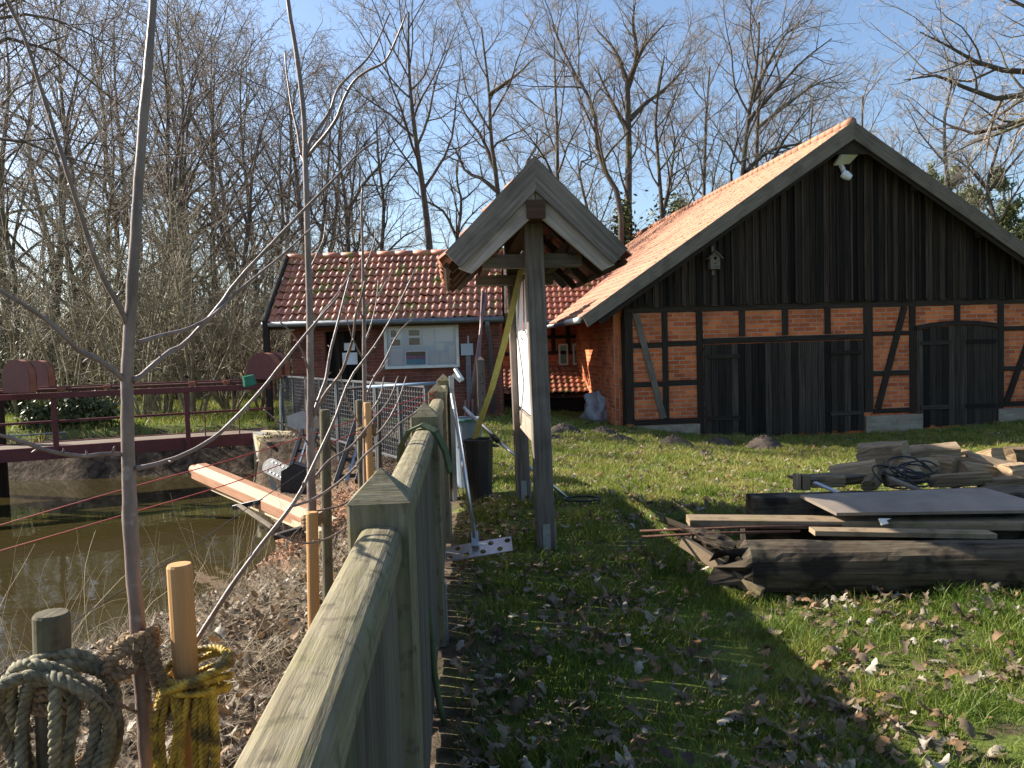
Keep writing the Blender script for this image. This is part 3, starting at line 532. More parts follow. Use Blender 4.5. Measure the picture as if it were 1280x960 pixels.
for y0, y1 in zip(post_y, post_y[1:]):
    a, b_ = FP(y0+.075), FP(y1-.075); zc = 1.065
    prof = [(.047*math.cos(t)*(1 if True else 1), .052*math.sin(t)) for t in np.linspace(0, 2*math.pi, 21)[:-1]]
    prof = [(math.copysign(abs(x/.047)**.55*.048, x), math.copysign(abs(y_/.052)**(.7)*.052, y_)) for x, y_ in prof]
    nseg = 10; mb = MB(); r_ = random.random(); sag = [random.uniform(-.002, .002) for _ in range(nseg+1)]
    mb.sweep(prof, a+Z*zc, b_+Z*zc, FS, Z, r_); mb.build('handrail', 'fence_wood', fence, smooth=False)
    MB().beam(a+Z*.22-FS*.02, b_+Z*.22-FS*.02, .05, .09).build('bottom_rail', 'fence_board', fence)
    n = 19; st = np.linalg.norm(b_-a)/n
    for k in range(n):
        p = a+FD*(k+.5)*st+FS*.022; MB().beam(p+Z*(.03+random.uniform(-.01, .01)), p+Z*1.018, st-random.uniform(.008, .022), .024, up=FS, r=random.random()).build('board', 'fence_board', fence)

# ------------------------------------------------------------------ grey steel mesh railing
mesh = thing('mesh_railing', 'galvanised steel mesh railing by the pond in front of the brick hut', 'railing', (-4.4, 15.3, .1))
MA, MB_ = V3(-4.40, 15.3, 0), V3(-.98, 9.3, 0)
for k in range(4):
    a = MA+(MB_-MA)*k/4; b_ = MA+(MB_-MA)*(k+1)/4; d = nrm(b_-a); b_ = b_-d*.06; z0, z1 = .12, 1.06; up = nrm(np.cross(d, Z))
    fr = MB(); [fr.beam(a+Z*z, b_+Z*z, .045, .03) for z in (z0, z1)]; [fr.beam(p+Z*(z0-.3 if 1 else 0), p+Z*(z1-.02), .045, .045, up=up) for p in (a, b_, (a+b_)/2)]
    fr = fr.build('panel_frame', 'fence_steel', mesh); mm = MB()
    for z in np.arange(z0+.06, z1-.03, .062): mm.beam(a+Z*z-up*.012, b_+Z*z-up*.012, .008, .013)
    for t in np.arange(.05, 1, .05): p = a+(b_-a)*t; mm.beam(p+Z*z0, p+Z*z1, .009, .009, up=up)
    mm.build('wire_mesh', 'fence_steel', fr)
tag(MB().tube([P(424, 487, 9.2), P(455, 484, 9.1)], .02, 8).build('pole_grip', 'black_plastic', (bpole := thing('long_pole', 'long blue metal pole with black grip lying along the mesh railing', 'pole', P(424, 487, 9.2)))))
MB().tube([P(455, 484, 9.1), P(560, 478, 8.6)], .018, 8).build('pole_shaft', 'blue_pole', bpole, smooth=True)

# ------------------------------------------------------------------ roofed information board
SA = nrm(V3(-.0725, 1, 0)); SR = nrm(np.cross(SA, Z)); SC = V3(.215, 5.86, 0)
def SP(a, r, z): return SC+SA*a+SR*r+Z*z
sh = thing('roofed_info_board', 'weathered timber shelter with small tiled gable roof over an information board', 'information board', (.215, 5.86, 0))
HD = 1.88
lean = -.014
for a in (0, HD):
    g = gz(*SP(a, 0, 0)[:2]); po = MB().beam(SP(a, 0, g+.02), SP(a, lean*2.4, 2.47), .135, .135, up=SA, ch=.04).build('post', 'shelter_wood', sh)
    br = MB().beam(SP(a, .0, g-.1)-SA*.072, SP(a, 0, g+.21)-SA*.072, .055, .008, up=SA).build('ground_bracket', 'galvanised', po)
    tag(MB().beam(SP(a, .072, g-.1), SP(a, .072, g+.2), .055, .008, up=SR).build('ground_bracket', 'galvanised', po))
AP = 2.80; EVS = .635; EZS = 2.155
MB().beam(SP(-.30, -.035, 2.42+.02), SP(HD+.28, -.035, 2.44), .13, .13, ch=.05).build('ridge_beam', 'brown_wood', sh)
for a in (.10, HD-.10): MB().beam(SP(a, -.40, 2.125), SP(a, .33, 2.125), .10, .10, up=Z).build('cross_beam', 'shelter_wood', sh)
for r_ in (-.33, .26): MB().beam(SP(-.20, r_, 2.215), SP(HD+.2, r_, 2.215), .075, .11).build('purlin', 'brown_wood', sh)
CR = -.035
def sr(dr, a, dz=0): return SP(a, CR+dr, AP-(AP-EZS)/EVS*abs(dr)+dz)
F0, F1 = -.27, HD+.27
for sg in (-1, 1):
    pts = [sr(0, F0), sr(sg*EVS, F0), sr(sg*(EVS-.10), F0, -.205), sr(0, F0, -.235)]; MB().plate(pts if sg > 0 else pts[::-1], .03, ax=nrm(pts[1]-pts[0])).build('verge_board', 'shelter_wood', sh)
    pts = [sr(0, F0+.035, -.2), sr(sg*(EVS-.09), F0+.035, -.20), sr(sg*(EVS-.18), F0+.02, -.33), sr(0, F0+.02, -.39)]; MB().plate(pts if sg > 0 else pts[::-1], .025, ax=nrm(pts[1]-pts[0])).build('inner_verge_board', 'shelter_pale', sh)
    pts = [sr(0, F1), sr(sg*EVS, F1), sr(sg*(EVS-.12), F1, -.22), sr(0, F1, -.235)]; MB().plate(pts if sg < 0 else pts[::-1], .03, ax=nrm(pts[1]-pts[0])).build('verge_board', 'shelter_wood', sh)
    sl_ = nrm(sr(0, 0)-sr(sg*EVS, 0)); Lg = np.linalg.norm(sr(0, 0)-sr(sg*EVS, 0))
    rb = MB()
    for k in range(6): d_ = .02+k*.122; rb.beam(sr(sg*d_, F0+.06, -.085), sr(sg*d_, F1-.06, -.085), .04, .03, up=nrm(np.cross(SA, sl_)))
    for a in np.linspace(F0+.2, F1-.2, 4): rb.beam(sr(sg*.02, a, -.13), sr(sg*(EVS-.03), a, -.13), .06, .06, up=SA)
    rb.build('battens', 'brown_wood', sh)
    V, F, r = tile_roof(sr(sg*(EVS+.02), F0+.02, -.04), SA, sl_, F1-F0-.04, Lg, .165, .235, amp=.02, lift=.03); np_part('tiles', V, F, r, 'shelter_tile', sh)
MB().plate([SP(.085, -.02, .93), SP(HD-.085, -.02, .93), SP(HD-.085, -.03, 2.05), SP(.085, -.03, 2.05)][::-1], .03).build('board_panel', 'white_panel', sh)
MB().beam(SP(.07, 0, .80), SP(HD-.07, 0, .80), .04, .17).build('lower_board', 'shelter_pale', sh)
ridge_caps(sr(0, F0+.06, -.045), sr(0, F1-.06, -.045), .05, .3).build('ridge_caps', 'shelter_wood', sh)
# straps
def ribbon(mb, pts, wd, side, th=.003, r=.5):
    pts = [np.asarray(p, float) for p in pts]; side = nrm(side)
    for i, (a, b_) in enumerate(zip(pts, pts[1:])):
        n = nrm(np.cross(b_-a, side)); c = [a-side*wd/2, a+side*wd/2, b_+side*wd/2, b_-side*wd/2]
        mb.face([p+n*th/2 for p in c], [(i*.1, 0), (i*.1, .05), (i*.1+.1, .05), (i*.1+.1, 0)], r); mb.face([p-n*th/2 for p in c[::-1]], [(0, 0)]*4, r)
        mb.face([c[0]+n*th/2, c[3]+n*th/2, c[3]-n*th/2, c[0]-n*th/2], [(0, 0)]*4, r); mb.face([c[1]+n*th/2, c[1]-n*th/2, c[2]-n*th/2, c[2]+n*th/2], [(0, 0)]*4, r)
    return mb
tag(ribbon(MB(), [P(652, 336, 6.15), P(643, 375, 6.2), P(630, 430, 6.3), P(614, 488, 6.4), P(600, 527, 6.5), P(594, 548, 6.55)], .055, V3(.9, -.25, .2)).build('yellow_strap', 'strap_yellow'), 'tight olive yellow webbing strap slanting down from the shelter beam to the fence', 'strap')
tag(ribbon(MB(), [P(650, 345, 6.12), P(648, 385, 6.2), P(647, 420, 6.3), P(652, 455, 6.33), P(655, 480, 6.3), P(652, 510, 6.28), P(651, 532, 6.27)], .045, V3(.25, 1, 0)).build('grey_strap', 'strap_grey'), 'slack faded grey strap hanging down the white information panel', 'strap')
cb = thing('carabiner', 'small steel carabiner on a red cord hanging by the shelter post', 'carabiner', P(655, 425, 6.05))
t = np.linspace(0, 2*math.pi, 15); c0 = P(654.5, 419, 6.05); MB().tube([c0+V3(.022*math.cos(a), 0, .036*math.sin(a)) for a in t], .006, 6).build('ring', 'aluminium', cb, smooth=True); MB().tube([c0+V3(0, 0, .036), P(655, 395, 6.1), P(654, 350, 6.12)], .005, 6).build('cord', 'twine_red', cb)
tag(ribbon(MB(), [P(500, 575, 3.85), P(502, 556, 3.84), P(512, 538, 3.82), P(528, 531, 3.8), P(545, 540, 3.78), P(556, 562, 3.8), P(563, 590, 3.8)], .07, V3(.2, 1, .1), .012).build('green_strap', 'strap_green'), 'thick dark green strap laid over the handrail near the second pointed fence post', 'strap')
tag(MB().tube([P(536, 760, 3.1), P(540, 800, 3.1), P(543, 840, 3.12), P(549, 880, 3.1), P(556, 905, 3.1)], [.010, .013, .013, .013, .012], 8).build('hanging_rope_end', 'strap_green', smooth=True), 'loose green strap end hanging down the lawn side of the fence boards', 'strap')

# ------------------------------------------------------------------ rakes, bin
rk = thing('perforated_rake', 'aluminium pole rake with wide perforated plate head leaning on the fence', 'rake', P(598, 690, 5.6))
c = [P(556, 684, 5.62), P(557, 702, 5.5), P(641, 688, 5.5), P(637, 670, 5.62)]; ax = nrm(c[2]-c[1]); ay = nrm(c[0]-c[1]-ax*np.dot(c[0]-c[1], ax)); nn = np.cross(ax, ay)
W_, H_2 = np.linalg.norm(c[2]-c[1]), np.linalg.norm(c[0]-c[1])
def plate_holes(o, ax, ay, W, H, holes, rad, th, nseg=12):
    """sheet with round holes: each hole sits in a square cell"""
    mb = MB(); nn = np.cross(ax, ay); cells = sorted(holes); pt = lambda x, y, k=0: o+ax*x+ay*y-nn*th*k
    for k in (0, 1):
        for (x0, x1, y0, y1, hole) in cells:
            cx, cy = (x0+x1)/2, (y0+y1)/2
            if not hole: mb.face([pt(x0, y0, k), pt(x1, y0, k), pt(x1, y1, k), pt(x0, y1, k)], [(0, 0)]*4, .5); continue
            for s in range(nseg):
                a0, a1 = 2*math.pi*s/nseg-math.pi/4, 2*math.pi*(s+1)/nseg-math.pi/4
                def edge(a): m_ = max(abs(math.cos(a)), abs(math.sin(a))); return cx+(x1-x0)/2*math.cos(a)/m_, cy+(y1-y0)/2*math.sin(a)/m_
                e0, e1 = edge(a0), edge(a1); mb.face([pt(cx+rad*math.cos(a0), cy+rad*math.sin(a0), k), pt(*e0, k), pt(*e1, k), pt(cx+rad*math.cos(a1), cy+rad*math.sin(a1), k)], [(0, 0)]*4, .5)
                if k == 0: mb.face([pt(cx+rad*math.cos(a0), cy+rad*math.sin(a0), 0), pt(cx+rad*math.cos(a1), cy+rad*math.sin(a1), 0), pt(cx+rad*math.cos(a1), cy+rad*math.sin(a1), 1), pt(cx+rad*math.cos(a0), cy+rad*math.sin(a0), 1)], [(0, 0)]*4, .5)
    for (a, b_) in (((0, 0), (W, 0)), ((W, 0), (W, H)), ((W, H), (0, H)), ((0, H), (0, 0))): mb.face([pt(*a), pt(*b_), pt(*b_, 1), pt(*a, 1)], [(0, 0)]*4, .5)
    return mb
hc = []; nxh = 8
for i in range(nxh):
    for j in range(2): hc.append((W_*i/nxh, W_*(i+1)/nxh, H_2*j/2, H_2*(j+1)/2, (i+j) % 2 == 0))
plate_holes(c[1], ax, ay, W_, H_2, hc, min(W_/nxh, H_2/2)*.36, .006).build('perforated_head', 'aluminium', rk)
MB().beam(P(594, 683, 5.56), P(593, 664, 5.62), .05, .03, up=-FD).build('socket', 'galvanised', rk)
MB().tube([P(594, 672, 5.58), P(580, 585, 5.75), P(565, 492, 5.95)], [.016, .016, .015], 10).build('pole', 'aluminium', rk, smooth=True)
nr = thing('net_rake', 'silver telescopic pole with black joint lying toward the lawn beside the shelter', 'landing net', P(715, 622, 7.6))
MB().tube([P(579, 509, 7.9), P(618, 547, 7.8)], .019, 10).build('pole', 'aluminium', nr, smooth=True); MB().tube([P(615, 544, 7.8), P(623, 552, 7.8)], .027, 10).build('joint', 'black_plastic', nr, smooth=True); MB().tube([P(622, 551, 7.8), P(711, 624, 7.62)], .015, 10).build('pole', 'aluminium', nr, smooth=True)
hd = MB(); hc_ = P(728, 626, 7.5)
hd.tube([hc_+V3(.17*math.cos(a), .12*math.sin(a), .02) for a in np.linspace(0, 2*math.pi, 20)], .010, 6); 
for k in range(7): x_ = -.15+.05*k; y_ = .12*math.sqrt(max(0, 1-(x_/.17)**2)); hd.tube([hc_+V3(x_, -y_, .02), hc_+V3(x_, 0, -.01), hc_+V3(x_, y_, .02)], .003, 4)
hd.build('net_hoop', 'black_plastic', nr, smooth=True)
bn_ = thing('refuse_bin', 'black plastic bin standing in the grass behind the fence post', 'bin', P(600, 620, 8.0)); bc = P(600, 619, 8.0); bc[2] = gz(bc[0], bc[1])
MB().lathe([(0, .01), (.118, .01), (.122, .03), (.148, .60), (.160, .60), (.160, .63), (.140, .63), (.135, .58), (.118, .06), (0, .06)], bc, Z, 24).build('body', 'black_plastic', bn_, smooth=True)
for sg in (-1, 1): MB().tube([bc+V3(sg*.155, -.05, .56), bc+V3(sg*.2, 0, .55), bc+V3(sg*.155, .05, .56)], .012, 6).build('handle', 'black_plastic', bn_)
gp = thing('green_barrel', 'faded green plastic tub standing behind the black bin', 'tub', P(588, 560, 8.9)); g0 = P(586, 600, 9.0); g0[2] = gz(g0[0], g0[1]); MB().lathe([(0, 0), (.13, 0), (.17, .75), (.185, .75), (.185, .79), (.16, .79), (.13, .1), (0, .1)], g0, Z, 20).build('body', 'frame_bluegrey', gp, smooth=True); MB().tube([g0+V3(.185*math.cos(a), .185*math.sin(a), .77) for a in np.linspace(0, 6.283, 20)], .014, 6).build('rim', 'green_plastic', gp)
gp2 = P(564, 470, 8.3); tag(MB().beam(V3(gp2[0], gp2[1], gz(gp2[0], gp2[1])), gp2, .05, .05, up=FD).build('steel_post', 'galvanised'), 'slim galvanised steel post right behind the last wooden fence post', 'post')

# leaning poles and pointed post in front of the hut
for k, (x0, y0, x1, y1, lab) in enumerate(((584, 520, 608, 362, 'leftmost of three thin brown poles leaning on the hut gutter'), (588, 524, 606, 366, 'middle one of three thin brown poles leaning on the hut gutter'), (593, 522, 603, 364, 'rightmost of three thin brown poles leaning on the hut gutter'))):
    a, b_ = P(x0, y0, 16.9), P(x1, y1, 17.46); a[2] = gz(a[0], a[1]); tag(MB().tube([a, (a+b_)/2+V3(.01*k, 0, 0), b_], [.032, .03, .025], 8).build('leaning_pole', 'pipe_brown', smooth=True), lab, 'pole', 'brown poles leaning on the hut')
for k, (x, top, lab) in enumerate(((582, 500, 'leftmost short brown stake at the foot of the leaning poles'), (586, 502, 'middle short brown stake at the foot of the leaning poles'), (591, 499, 'rightmost short brown stake at the foot of the leaning poles'))):
    a = P(x, 530, 16.6); t_ = P(x, top, 16.6); tag(MB().tube([V3(a[0], a[1], gz(a[0], a[1])), t_], .028, 8).build('short_stake', 'pipe_brown'), lab, 'stake', 'short brown stakes before the hut')
pp = P(603, 527, 16.5); g = gz(pp[0], pp[1]); px_ = thing('pointed_post', 'grey square post with pointed top and drilled holes before the hut downpipe', 'post', (pp[0], pp[1], g))
mb = MB(); mb.beam((pp[0], pp[1], g), (pp[0], pp[1], 1.24), .16, .16, up=V3(0, 1, 0), caps=False); t_ = V3(pp[0], pp[1], 1.32); cs = [V3(pp[0]+a*.08, pp[1]+b_*.08, 1.24) for a, b_ in ((-1, -1), (1, -1), (1, 1), (-1, 1))]
for k in range(4): mb.face([cs[k], cs[(k+1) % 4], t_], [(0, 0), (.1, 0), (.05, .1)], .5)
mb.build('shaft', 'grey_wood', px_)
for z_ in (.35, .55, .75, .95): MB().lathe([(.014, 0), (.014, .003), (0, .003)], (pp[0]+.03, pp[1]-.081, z_), V3(0, -1, 0), 8).build('hole', 'dark_void', px_)
for lab, a, b_ in (('short white offcut lying flat atop the mesh railing', P(566, 468, 9.8), P(576, 477, 9.8)), ('thin white offcut poking up above the mesh railing', P(569, 461, 9.9), P(578, 475, 9.8))): tag(MB().beam(a, b_, .045, .035).build('white_offcut', 'white_paint'), lab, 'offcut')
# crumpled grey sheeting in the barn corner
cb_ = P(747, 526, 19.2); cb_[2] = gz(cb_[0], cb_[1]); mb = MB(); v_, f_l = [], []
nu_, nv_ = 26, 14
for j in range(nv_+1):
    for i in range(nu_):
        a = 2*math.pi*i/nu_; ph = math.pi/2*j/nv_; rr = 1+.28*math.sin(3*a+4*ph)+.18*math.sin(7*a-5*ph+1)+.14*math.sin(11*a+9*ph)
        v_.append(cb_+V3(.34*rr*math.cos(a)*math.cos(ph), .3*rr*math.sin(a)*math.cos(ph), (.62+.16*math.sin(2*a+1))*math.sin(ph)**.8*(.85+.15*rr)-.05))
for j in range(nv_):
    for i in range(nu_): f_l.append([j*nu_+i, j*nu_+(i+1) % nu_, (j+1)*nu_+(i+1) % nu_, (j+1)*nu_+i])
tag(link_mesh('crumpled_sheeting', mesh_np('crumpled_sheeting', np.array(v_)-cb_, np.array(f_l), smooth=False), 'grey_sheet', None, cb_), 'heap of crumpled pale grey sheeting in the shaded corner by the barn wall', 'sheeting')

# ------------------------------------------------------------------ maroon sluice footbridge
BR, BLp = V3(-4.61, 15.23, 0), V3(-8.677, 13.456, 0); BD = nrm(BR-BLp); BN = V3(-BD[1], BD[0], 0)
def BP(t, n=0, z=0): return BLp+BD*t+BN*n+Z*z
BLEN = np.linalg.norm(BR-BLp); T0 = -3.2
br = thing('sluice_footbridge', 'maroon steel footbridge with railings crossing the pond outlet', 'footbridge', BP(0))
MB().beam(BP(T0, .45, -.03), BP(BLEN, .45, -.03), .86, .05).build('deck', 'grey_wood', br)
for n_ in (-.01, .93): MB().beam(BP(T0, n_, -.10), BP(BLEN, n_, -.10), .07, .22).build('girder', 'maroon_paint', br)
for t_ in (-2.6, -.9, .84, 2.95): MB().beam(BP(t_, -.07, -.2), BP(t_, -.07, .86), .085, .07, up=BN).build('railing_post', 'maroon_paint', br)
MB().beam(BP(T0, -.05, .90), BP(BLEN, -.05, .88), .16, .10).build('top_beam', 'maroon_paint', br)
MB().beam(BP(T0, .16, 1.0), BP(BLEN, .16, .985), .10, .09).build('rack_beam', 'maroon_paint', br)
MB().tube([BP(-.5, .05, .99), BP(BLEN-.1, .05, .97)], .028, 8).build('shaft', 'rusty_bar', br)
for t_ in (.9, 1.6, 3.0, 3.6): MB().beam(BP(t_, .05, .985), BP(t_+.12, .05, .985), .10, .07).build('shaft_bearing', 'rust_orange', br)
MB().tube([BP(T0, -.05, .42), BP(BLEN, -.05, .46)], .022, 8).build('mid_rail', 'maroon_paint', br); MB().tube([BP(T0, -.04, .22), BP(1.0, -.04, .24)], .012, 6).build('mid_rail', 'galvanised', br)
for t_ in (3.25, 3.85): MB().tube([BP(t_, 0, 0), BP(t_, 0, .45)], .012, 6).build('baluster', 'rusty_bar', br)
for t_, n_ in ((-.35, .1), (-.2, 1.2)): MB().beam(BP(t_, n_, -1.4), BP(t_, n_, .95), .2, .2, up=BN).build('pile', 'dark_timber', br)
MB().beam(BP(-.75, 0, -1.4), BP(-.75, 0, .85), .13, .13, up=BN).build('pile', 'maroon_paint', br); MB().tube([V3(-4.45, 15.25, -.15), V3(-4.42, 15.28, .9)], .025, 8).build('end_post', 'galvanised', br)
def guard(loc, ax, w_, h_, th, label):
    g = thing('winch_guard', label, 'winch guard', loc, 'rounded guards over the sluice winches'); ax = nrm(ax); sd = nrm(np.cross(Z, ax)); loc = np.asarray(loc); n = 18
    pr = [sd*(-w_/2), sd*(w_/2)]+[sd*(w_/2*math.cos(a))+Z*(h_-w_/2+w_/2*math.sin(a)) for a in np.linspace(0, math.pi, n)]
    for s_, nm in ((0, 'front_plate'), (1, 'back_plate')): pts = [loc+p+ax*th*s_ for p in pr]; MB().plate(pts if s_ else pts[::-1], .012).build(nm, 'maroon_paint', g)
    rim = MB(); 
    for a, b_ in zip(pr, pr[1:]+pr[:1]): rim.face([loc+a*.99+ax*.014, loc+b_*.99+ax*.014, loc+b_*.99+ax*(th-.014), loc+a*.99+ax*(th-.014)], [(0, 0)]*4, .5)
    rim.build('rim', 'rust_orange', g)
gax = nrm(V3(.32, .95, 0))
guard(P(20, 491, 13.15), gax, .60, .55, .15, 'large maroon winch guard with rust orange rim nearest the left edge'); guard(P(46, 486, 14.0), gax, .55, .50, .15, 'rust orange winch guard half hidden behind the leftmost guard')
guard(P(327, 474, 15.0), gax, .62, .50, .22, 'dark red winch guard above the right end of the footbridge'); guard(P(341, 473, 15.5), gax, .55, .50, .2, 'red winch guard behind the one at the right bridge end')
bk = thing('green_bucket', 'small green plastic cup hung upside down by the bridge end', 'bucket', P(312, 482, 14.2)); MB().lathe([(.115, 0), (.12, .02), (.10, .18), (0, .19)], P(313, 482, 14.2), nrm(V3(-.15, -.1, 1)), 18).build('cup', 'green_plastic', bk, smooth=True); MB().lathe([(.112, .004), (.09, .02), (0, .02)], P(313, 482, 14.2), nrm(V3(-.15, -.1, 1)), 18).build('inside', 'black_plastic', bk)
# concrete wing wall with yellow moss
ww = MB().plate([V3(-4.62, 15.1, -1.6), V3(-4.62, 15.1, .03), V3(-3.9, 13.6, -.2), V3(-3.7, 13.2, -1.3)], .3).build('wing_wall', 'concrete'); tag(ww, 'stained concrete wing wall with bright yellow moss below the bridge end', 'retaining wall')
tag(MB().beam(V3(-4.75, 15.15, .0), V3(-3.75, 14.4, .02), .12, .09).build('edge_beam', 'cream_plank'), 'pale weathered timber lying along the top of the mossy wing wall', 'beam')
st = P(381, 534, 11.5); bl = MB(); bl.plate([st+V3(-.2, -.15, .0), st+V3(.14, -.17, -.02), st+V3(.20, -.1, .17), st+V3(.02, -.13, .25), st+V3(-.22, -.12, .18)], .25); tag(bl.build('pale_boulder', 'stone'), 'pale angular boulder in front of the mesh railing', 'boulder')

# ------------------------------------------------------------------ heap of old timber on the lawn
def warp(o, amt, sc, seed=0, sub=0):
    me = o.data; n = len(me.vertices); co = np.empty(n*3, np.float32); me.vertices.foreach_get('co', co); co = co.reshape(-1, 3)
    co += amt*np.stack([vnoise(co[:, 1]*1.3+co[:, 0], co[:, 2]*1.7, sc, seed+k, 3) for k in range(3)], 1); me.vertices.foreach_set('co', co.ravel()); me.update(); return o
def rough_beam(name, m, a, b_, w_, h_, nseg, amt, seed, label, cat, group=None, up=Z, rag=0., sq=.5):
    """timber with an irregular worn section along its length"""
    a = np.asarray(a, float); b_ = np.asarray(b_, float); t = nrm(b_-a); sd = nrm(np.cross(t, up)); u2 = np.cross(sd, t); n = 30; mb = MB(); rg = np.random.default_rng(seed); gro = rg.normal(0, min(.05, amt*.8), n)
    ang = np.linspace(0, 2*math.pi, n+1)[:-1]; base = np.stack([np.sign(np.cos(ang))*np.abs(np.cos(ang))**sq*w_/2, np.sign(np.sin(ang))*np.abs(np.sin(ang))**sq*h_/2], 1)
    Lg = np.linalg.norm(b_-a); rings = []
    for k in range(nseg+1):
        s = k/nseg; ja = vnoise(np.cos(ang)*1.2+seed, np.sin(ang)*1.2+s*Lg*1.3, 1.6, seed, 4)*amt+rg.normal(0, amt*.07, n); e = 1-(rag*(1 if k == 0 else .4 if k == 1 else 0))*rg.random(n)
        pr = base*(1+ja[:, None]*2/max(w_, h_))*e[:, None]; off = (rg.normal(0, rag*.10, n) if k == 0 else np.zeros(n))
        pr = pr*(1+gro[:, None]); rings.append([a+t*(Lg*s+off[i])+sd*pr[i, 0]+u2*pr[i, 1] for i in range(n)])
    r = random.random(); d = np.concatenate([[0], np.cumsum(np.linalg.norm(np.diff(np.concatenate([base, base[:1]]), axis=0), axis=1))])+seed
    for k in range(nseg):
        for i in range(n):
            j = (i+1) % n; u0, u1 = Lg*k/nseg, Lg*(k+1)/nseg; mb.face([rings[k][i], rings[k][j], rings[k+1][j], rings[k+1][i]], [(u0, d[i]), (u0, d[i+1]), (u1, d[i+1]), (u1, d[i])], r)
    mb.face(rings[0][::-1], [(x*.5, y) for x, y in base[::-1]], r); mb.face(rings[-1], [(x*.5, y) for x, y in base], r)
    return tag(mb.build(name, m, merge=True), label, cat, group)
GR = 'old timbers heaped on the lawn'
rough_beam('rotten_beam', 'rotten_log', (1.28, 4.72, .145), (4.4, 4.5, .13), .32, .29, 70, .013, 3, 'big rotten dark beam with ragged left end at the front of the timber heap', 'beam', GR, rag=.8, sq=.8)
rough_beam('rotten_beam', 'rotten_log', (1.5, 5.25, .14), (4.3, 5.1, .14), .26, .26, 24, .03, 4, 'dark beam lying in shade right behind the front rotten beam', 'beam', GR)
rough_beam('rotten_beam', 'rotten_log', (1.66, 5.62, .30), (4.6, 5.5, .30), .24, .20, 24, .012, 5, 'squared dark timber with a clean left end behind the pale plank', 'beam', GR)
rough_beam('rotten_beam', 'rotten_log', (1.9, 6.1, .12), (4.8, 6.0, .12), .26, .24, 24, .03, 8, 'dark low timber under the firewood blocks', 'beam', GR)
tag(MB().beam(P(860, 651, 5.15), P(1290, 655, 4.98), .18, .05).build('pale_plank', 'pale_board'), 'long pale plank lying across the rotten beams, left end free', 'plank', GR)
tag(MB().beam(P(1015, 664, 4.86), P(1240, 668, 4.8), .12, .03).build('thin_board', 'pale_board'), 'short thin board wedged between the front beam and pale plank', 'board', GR)
tag(MB().beam(P(853, 676, 4.9), P(952, 742, 4.55), .045, .07).build('slanting_lath', 'pale_board'), 'narrow mossy lath slanting into the grass at the left end of the heap', 'lath', GR)
rough_beam('broken_bark', 'rotten_log', P(858, 668, 4.95), P(915, 694, 4.8), .12, .10, 8, .06, 21, 'crumbling rotten chunk at the left tip of the front beam', 'rotten wood', GR, rag=.9)
c = [P(1000, 622, 5.22), P(1046, 645, 4.95), P(1330, 641, 5.0), P(1230, 613, 5.55)]
tag(MB().plate([p+Z*.02 for p in c], .02, ax=V3(1, 0, 0)).build('fibre_panel', 'panel_board'), 'flat grey brown panel lying on top of the timber heap', 'panel', GR)
for a, b_, lab in ((P(800, 664, 4.95), P(1052, 657, 4.98), 'upper of two rusty rods poking left out of the timber heap'), (P(802, 671, 4.86), P(1000, 664, 4.95), 'lower of two rusty rods poking left out of the timber heap')): tag(MB().tube([a, (a+b_)/2+Z*.006, b_], .008, 7).build('rusty_rod', 'rusty_bar', smooth=True), lab, 'rod', 'rusty rods')
rough_beam('loose_board', 'grey_wood', P(1190, 620, 5.9), P(1400, 612, 5.7), .36, .03, 6, .004, 11, 'wide grey board at the right behind the flat panel', 'board', GR)
rough_beam('loose_board', 'grey_wood', P(992, 598, 6.2), P(1105, 590, 6.3), .22, .02, 6, .006, 12, 'thin curled board under the blocks at the left of the heap', 'board', GR)
for x, y0, y1, w_, lab in ((996, 592, 612, .035, 'left of two short upright pale blocks under the thin board'), (1006, 593, 612, .06, 'right of two short upright pale blocks under the thin board')): tag(MB().beam(P(x, y1, 6.1), P(x, y0, 6.1), w_, .08, up=V3(0, 1, 0)).build('upright_block', 'offcut'), lab, 'block', GR)
blocks = [(1104, 571, 6.6, .36, .17, -38, 8, 'mossy squared block highest at the left of the firewood'), (1068, 592, 6.3, .34, .12, -25, 12, 'pale bark slab leaning below the highest block'), (1150, 588, 6.4, .32, .14, 10, 0, 'brown wedge of wood in the middle of the firewood heap'),
  (1165, 572, 6.75, .40, .16, -18, 5, 'long mossy topped split log right of the highest block'), (1185, 588, 6.4, .22, .18, -60, 0, 'dark block end showing beneath the mossy split log'), (1215, 592, 6.35, .34, .13, 20, -12, 'split billet lying askew right of the cable tangle'),
  (1246, 586, 6.6, .46, .12, -30, -14, 'dark triangular split log sloping down to the right'), (1268, 592, 6.3, .24, .12, 15, 0, 'pale sawn block at the right edge of the firewood'), (1276, 572, 6.9, .22, .14, 0, 0, 'grey block farthest back at the right edge of the heap'), (1128, 596, 6.2, .26, .09, -5, 4, 'thin pale slab lit by sun among the firewood'), (1035, 602, 6.15, .24, .06, -10, 0, 'flat weathered slab on the left of the firewood')]
blocks += [(1090, 600, 6.15, .30, .07, 55, 10, 'small dark split piece under the highest mossy block'), (1132, 580, 6.7, .28, .10, 80, 25, 'short billet standing askew between the two mossy logs'), (1200, 600, 6.1, .42, .07, -8, 3, 'long thin dark stick of wood low in the firewood heap'), (1232, 574, 6.8, .26, .10, -70, 20, 'dark split piece tilted up behind the triangular log'),
  (1056, 600, 6.35, .5, .05, 4, 2, 'long flat lath at the left foot of the firewood heap'), (1252, 604, 6.1, .36, .06, 12, 0, 'flat brown slab low at the right of the firewood heap'), (1180, 578, 6.95, .5, .10, 12, 8, 'round limb lying at the back of the firewood heap'), (1112, 588, 6.35, .24, .09, 60, -20, 'dark end of a billet below the highest mossy block')]
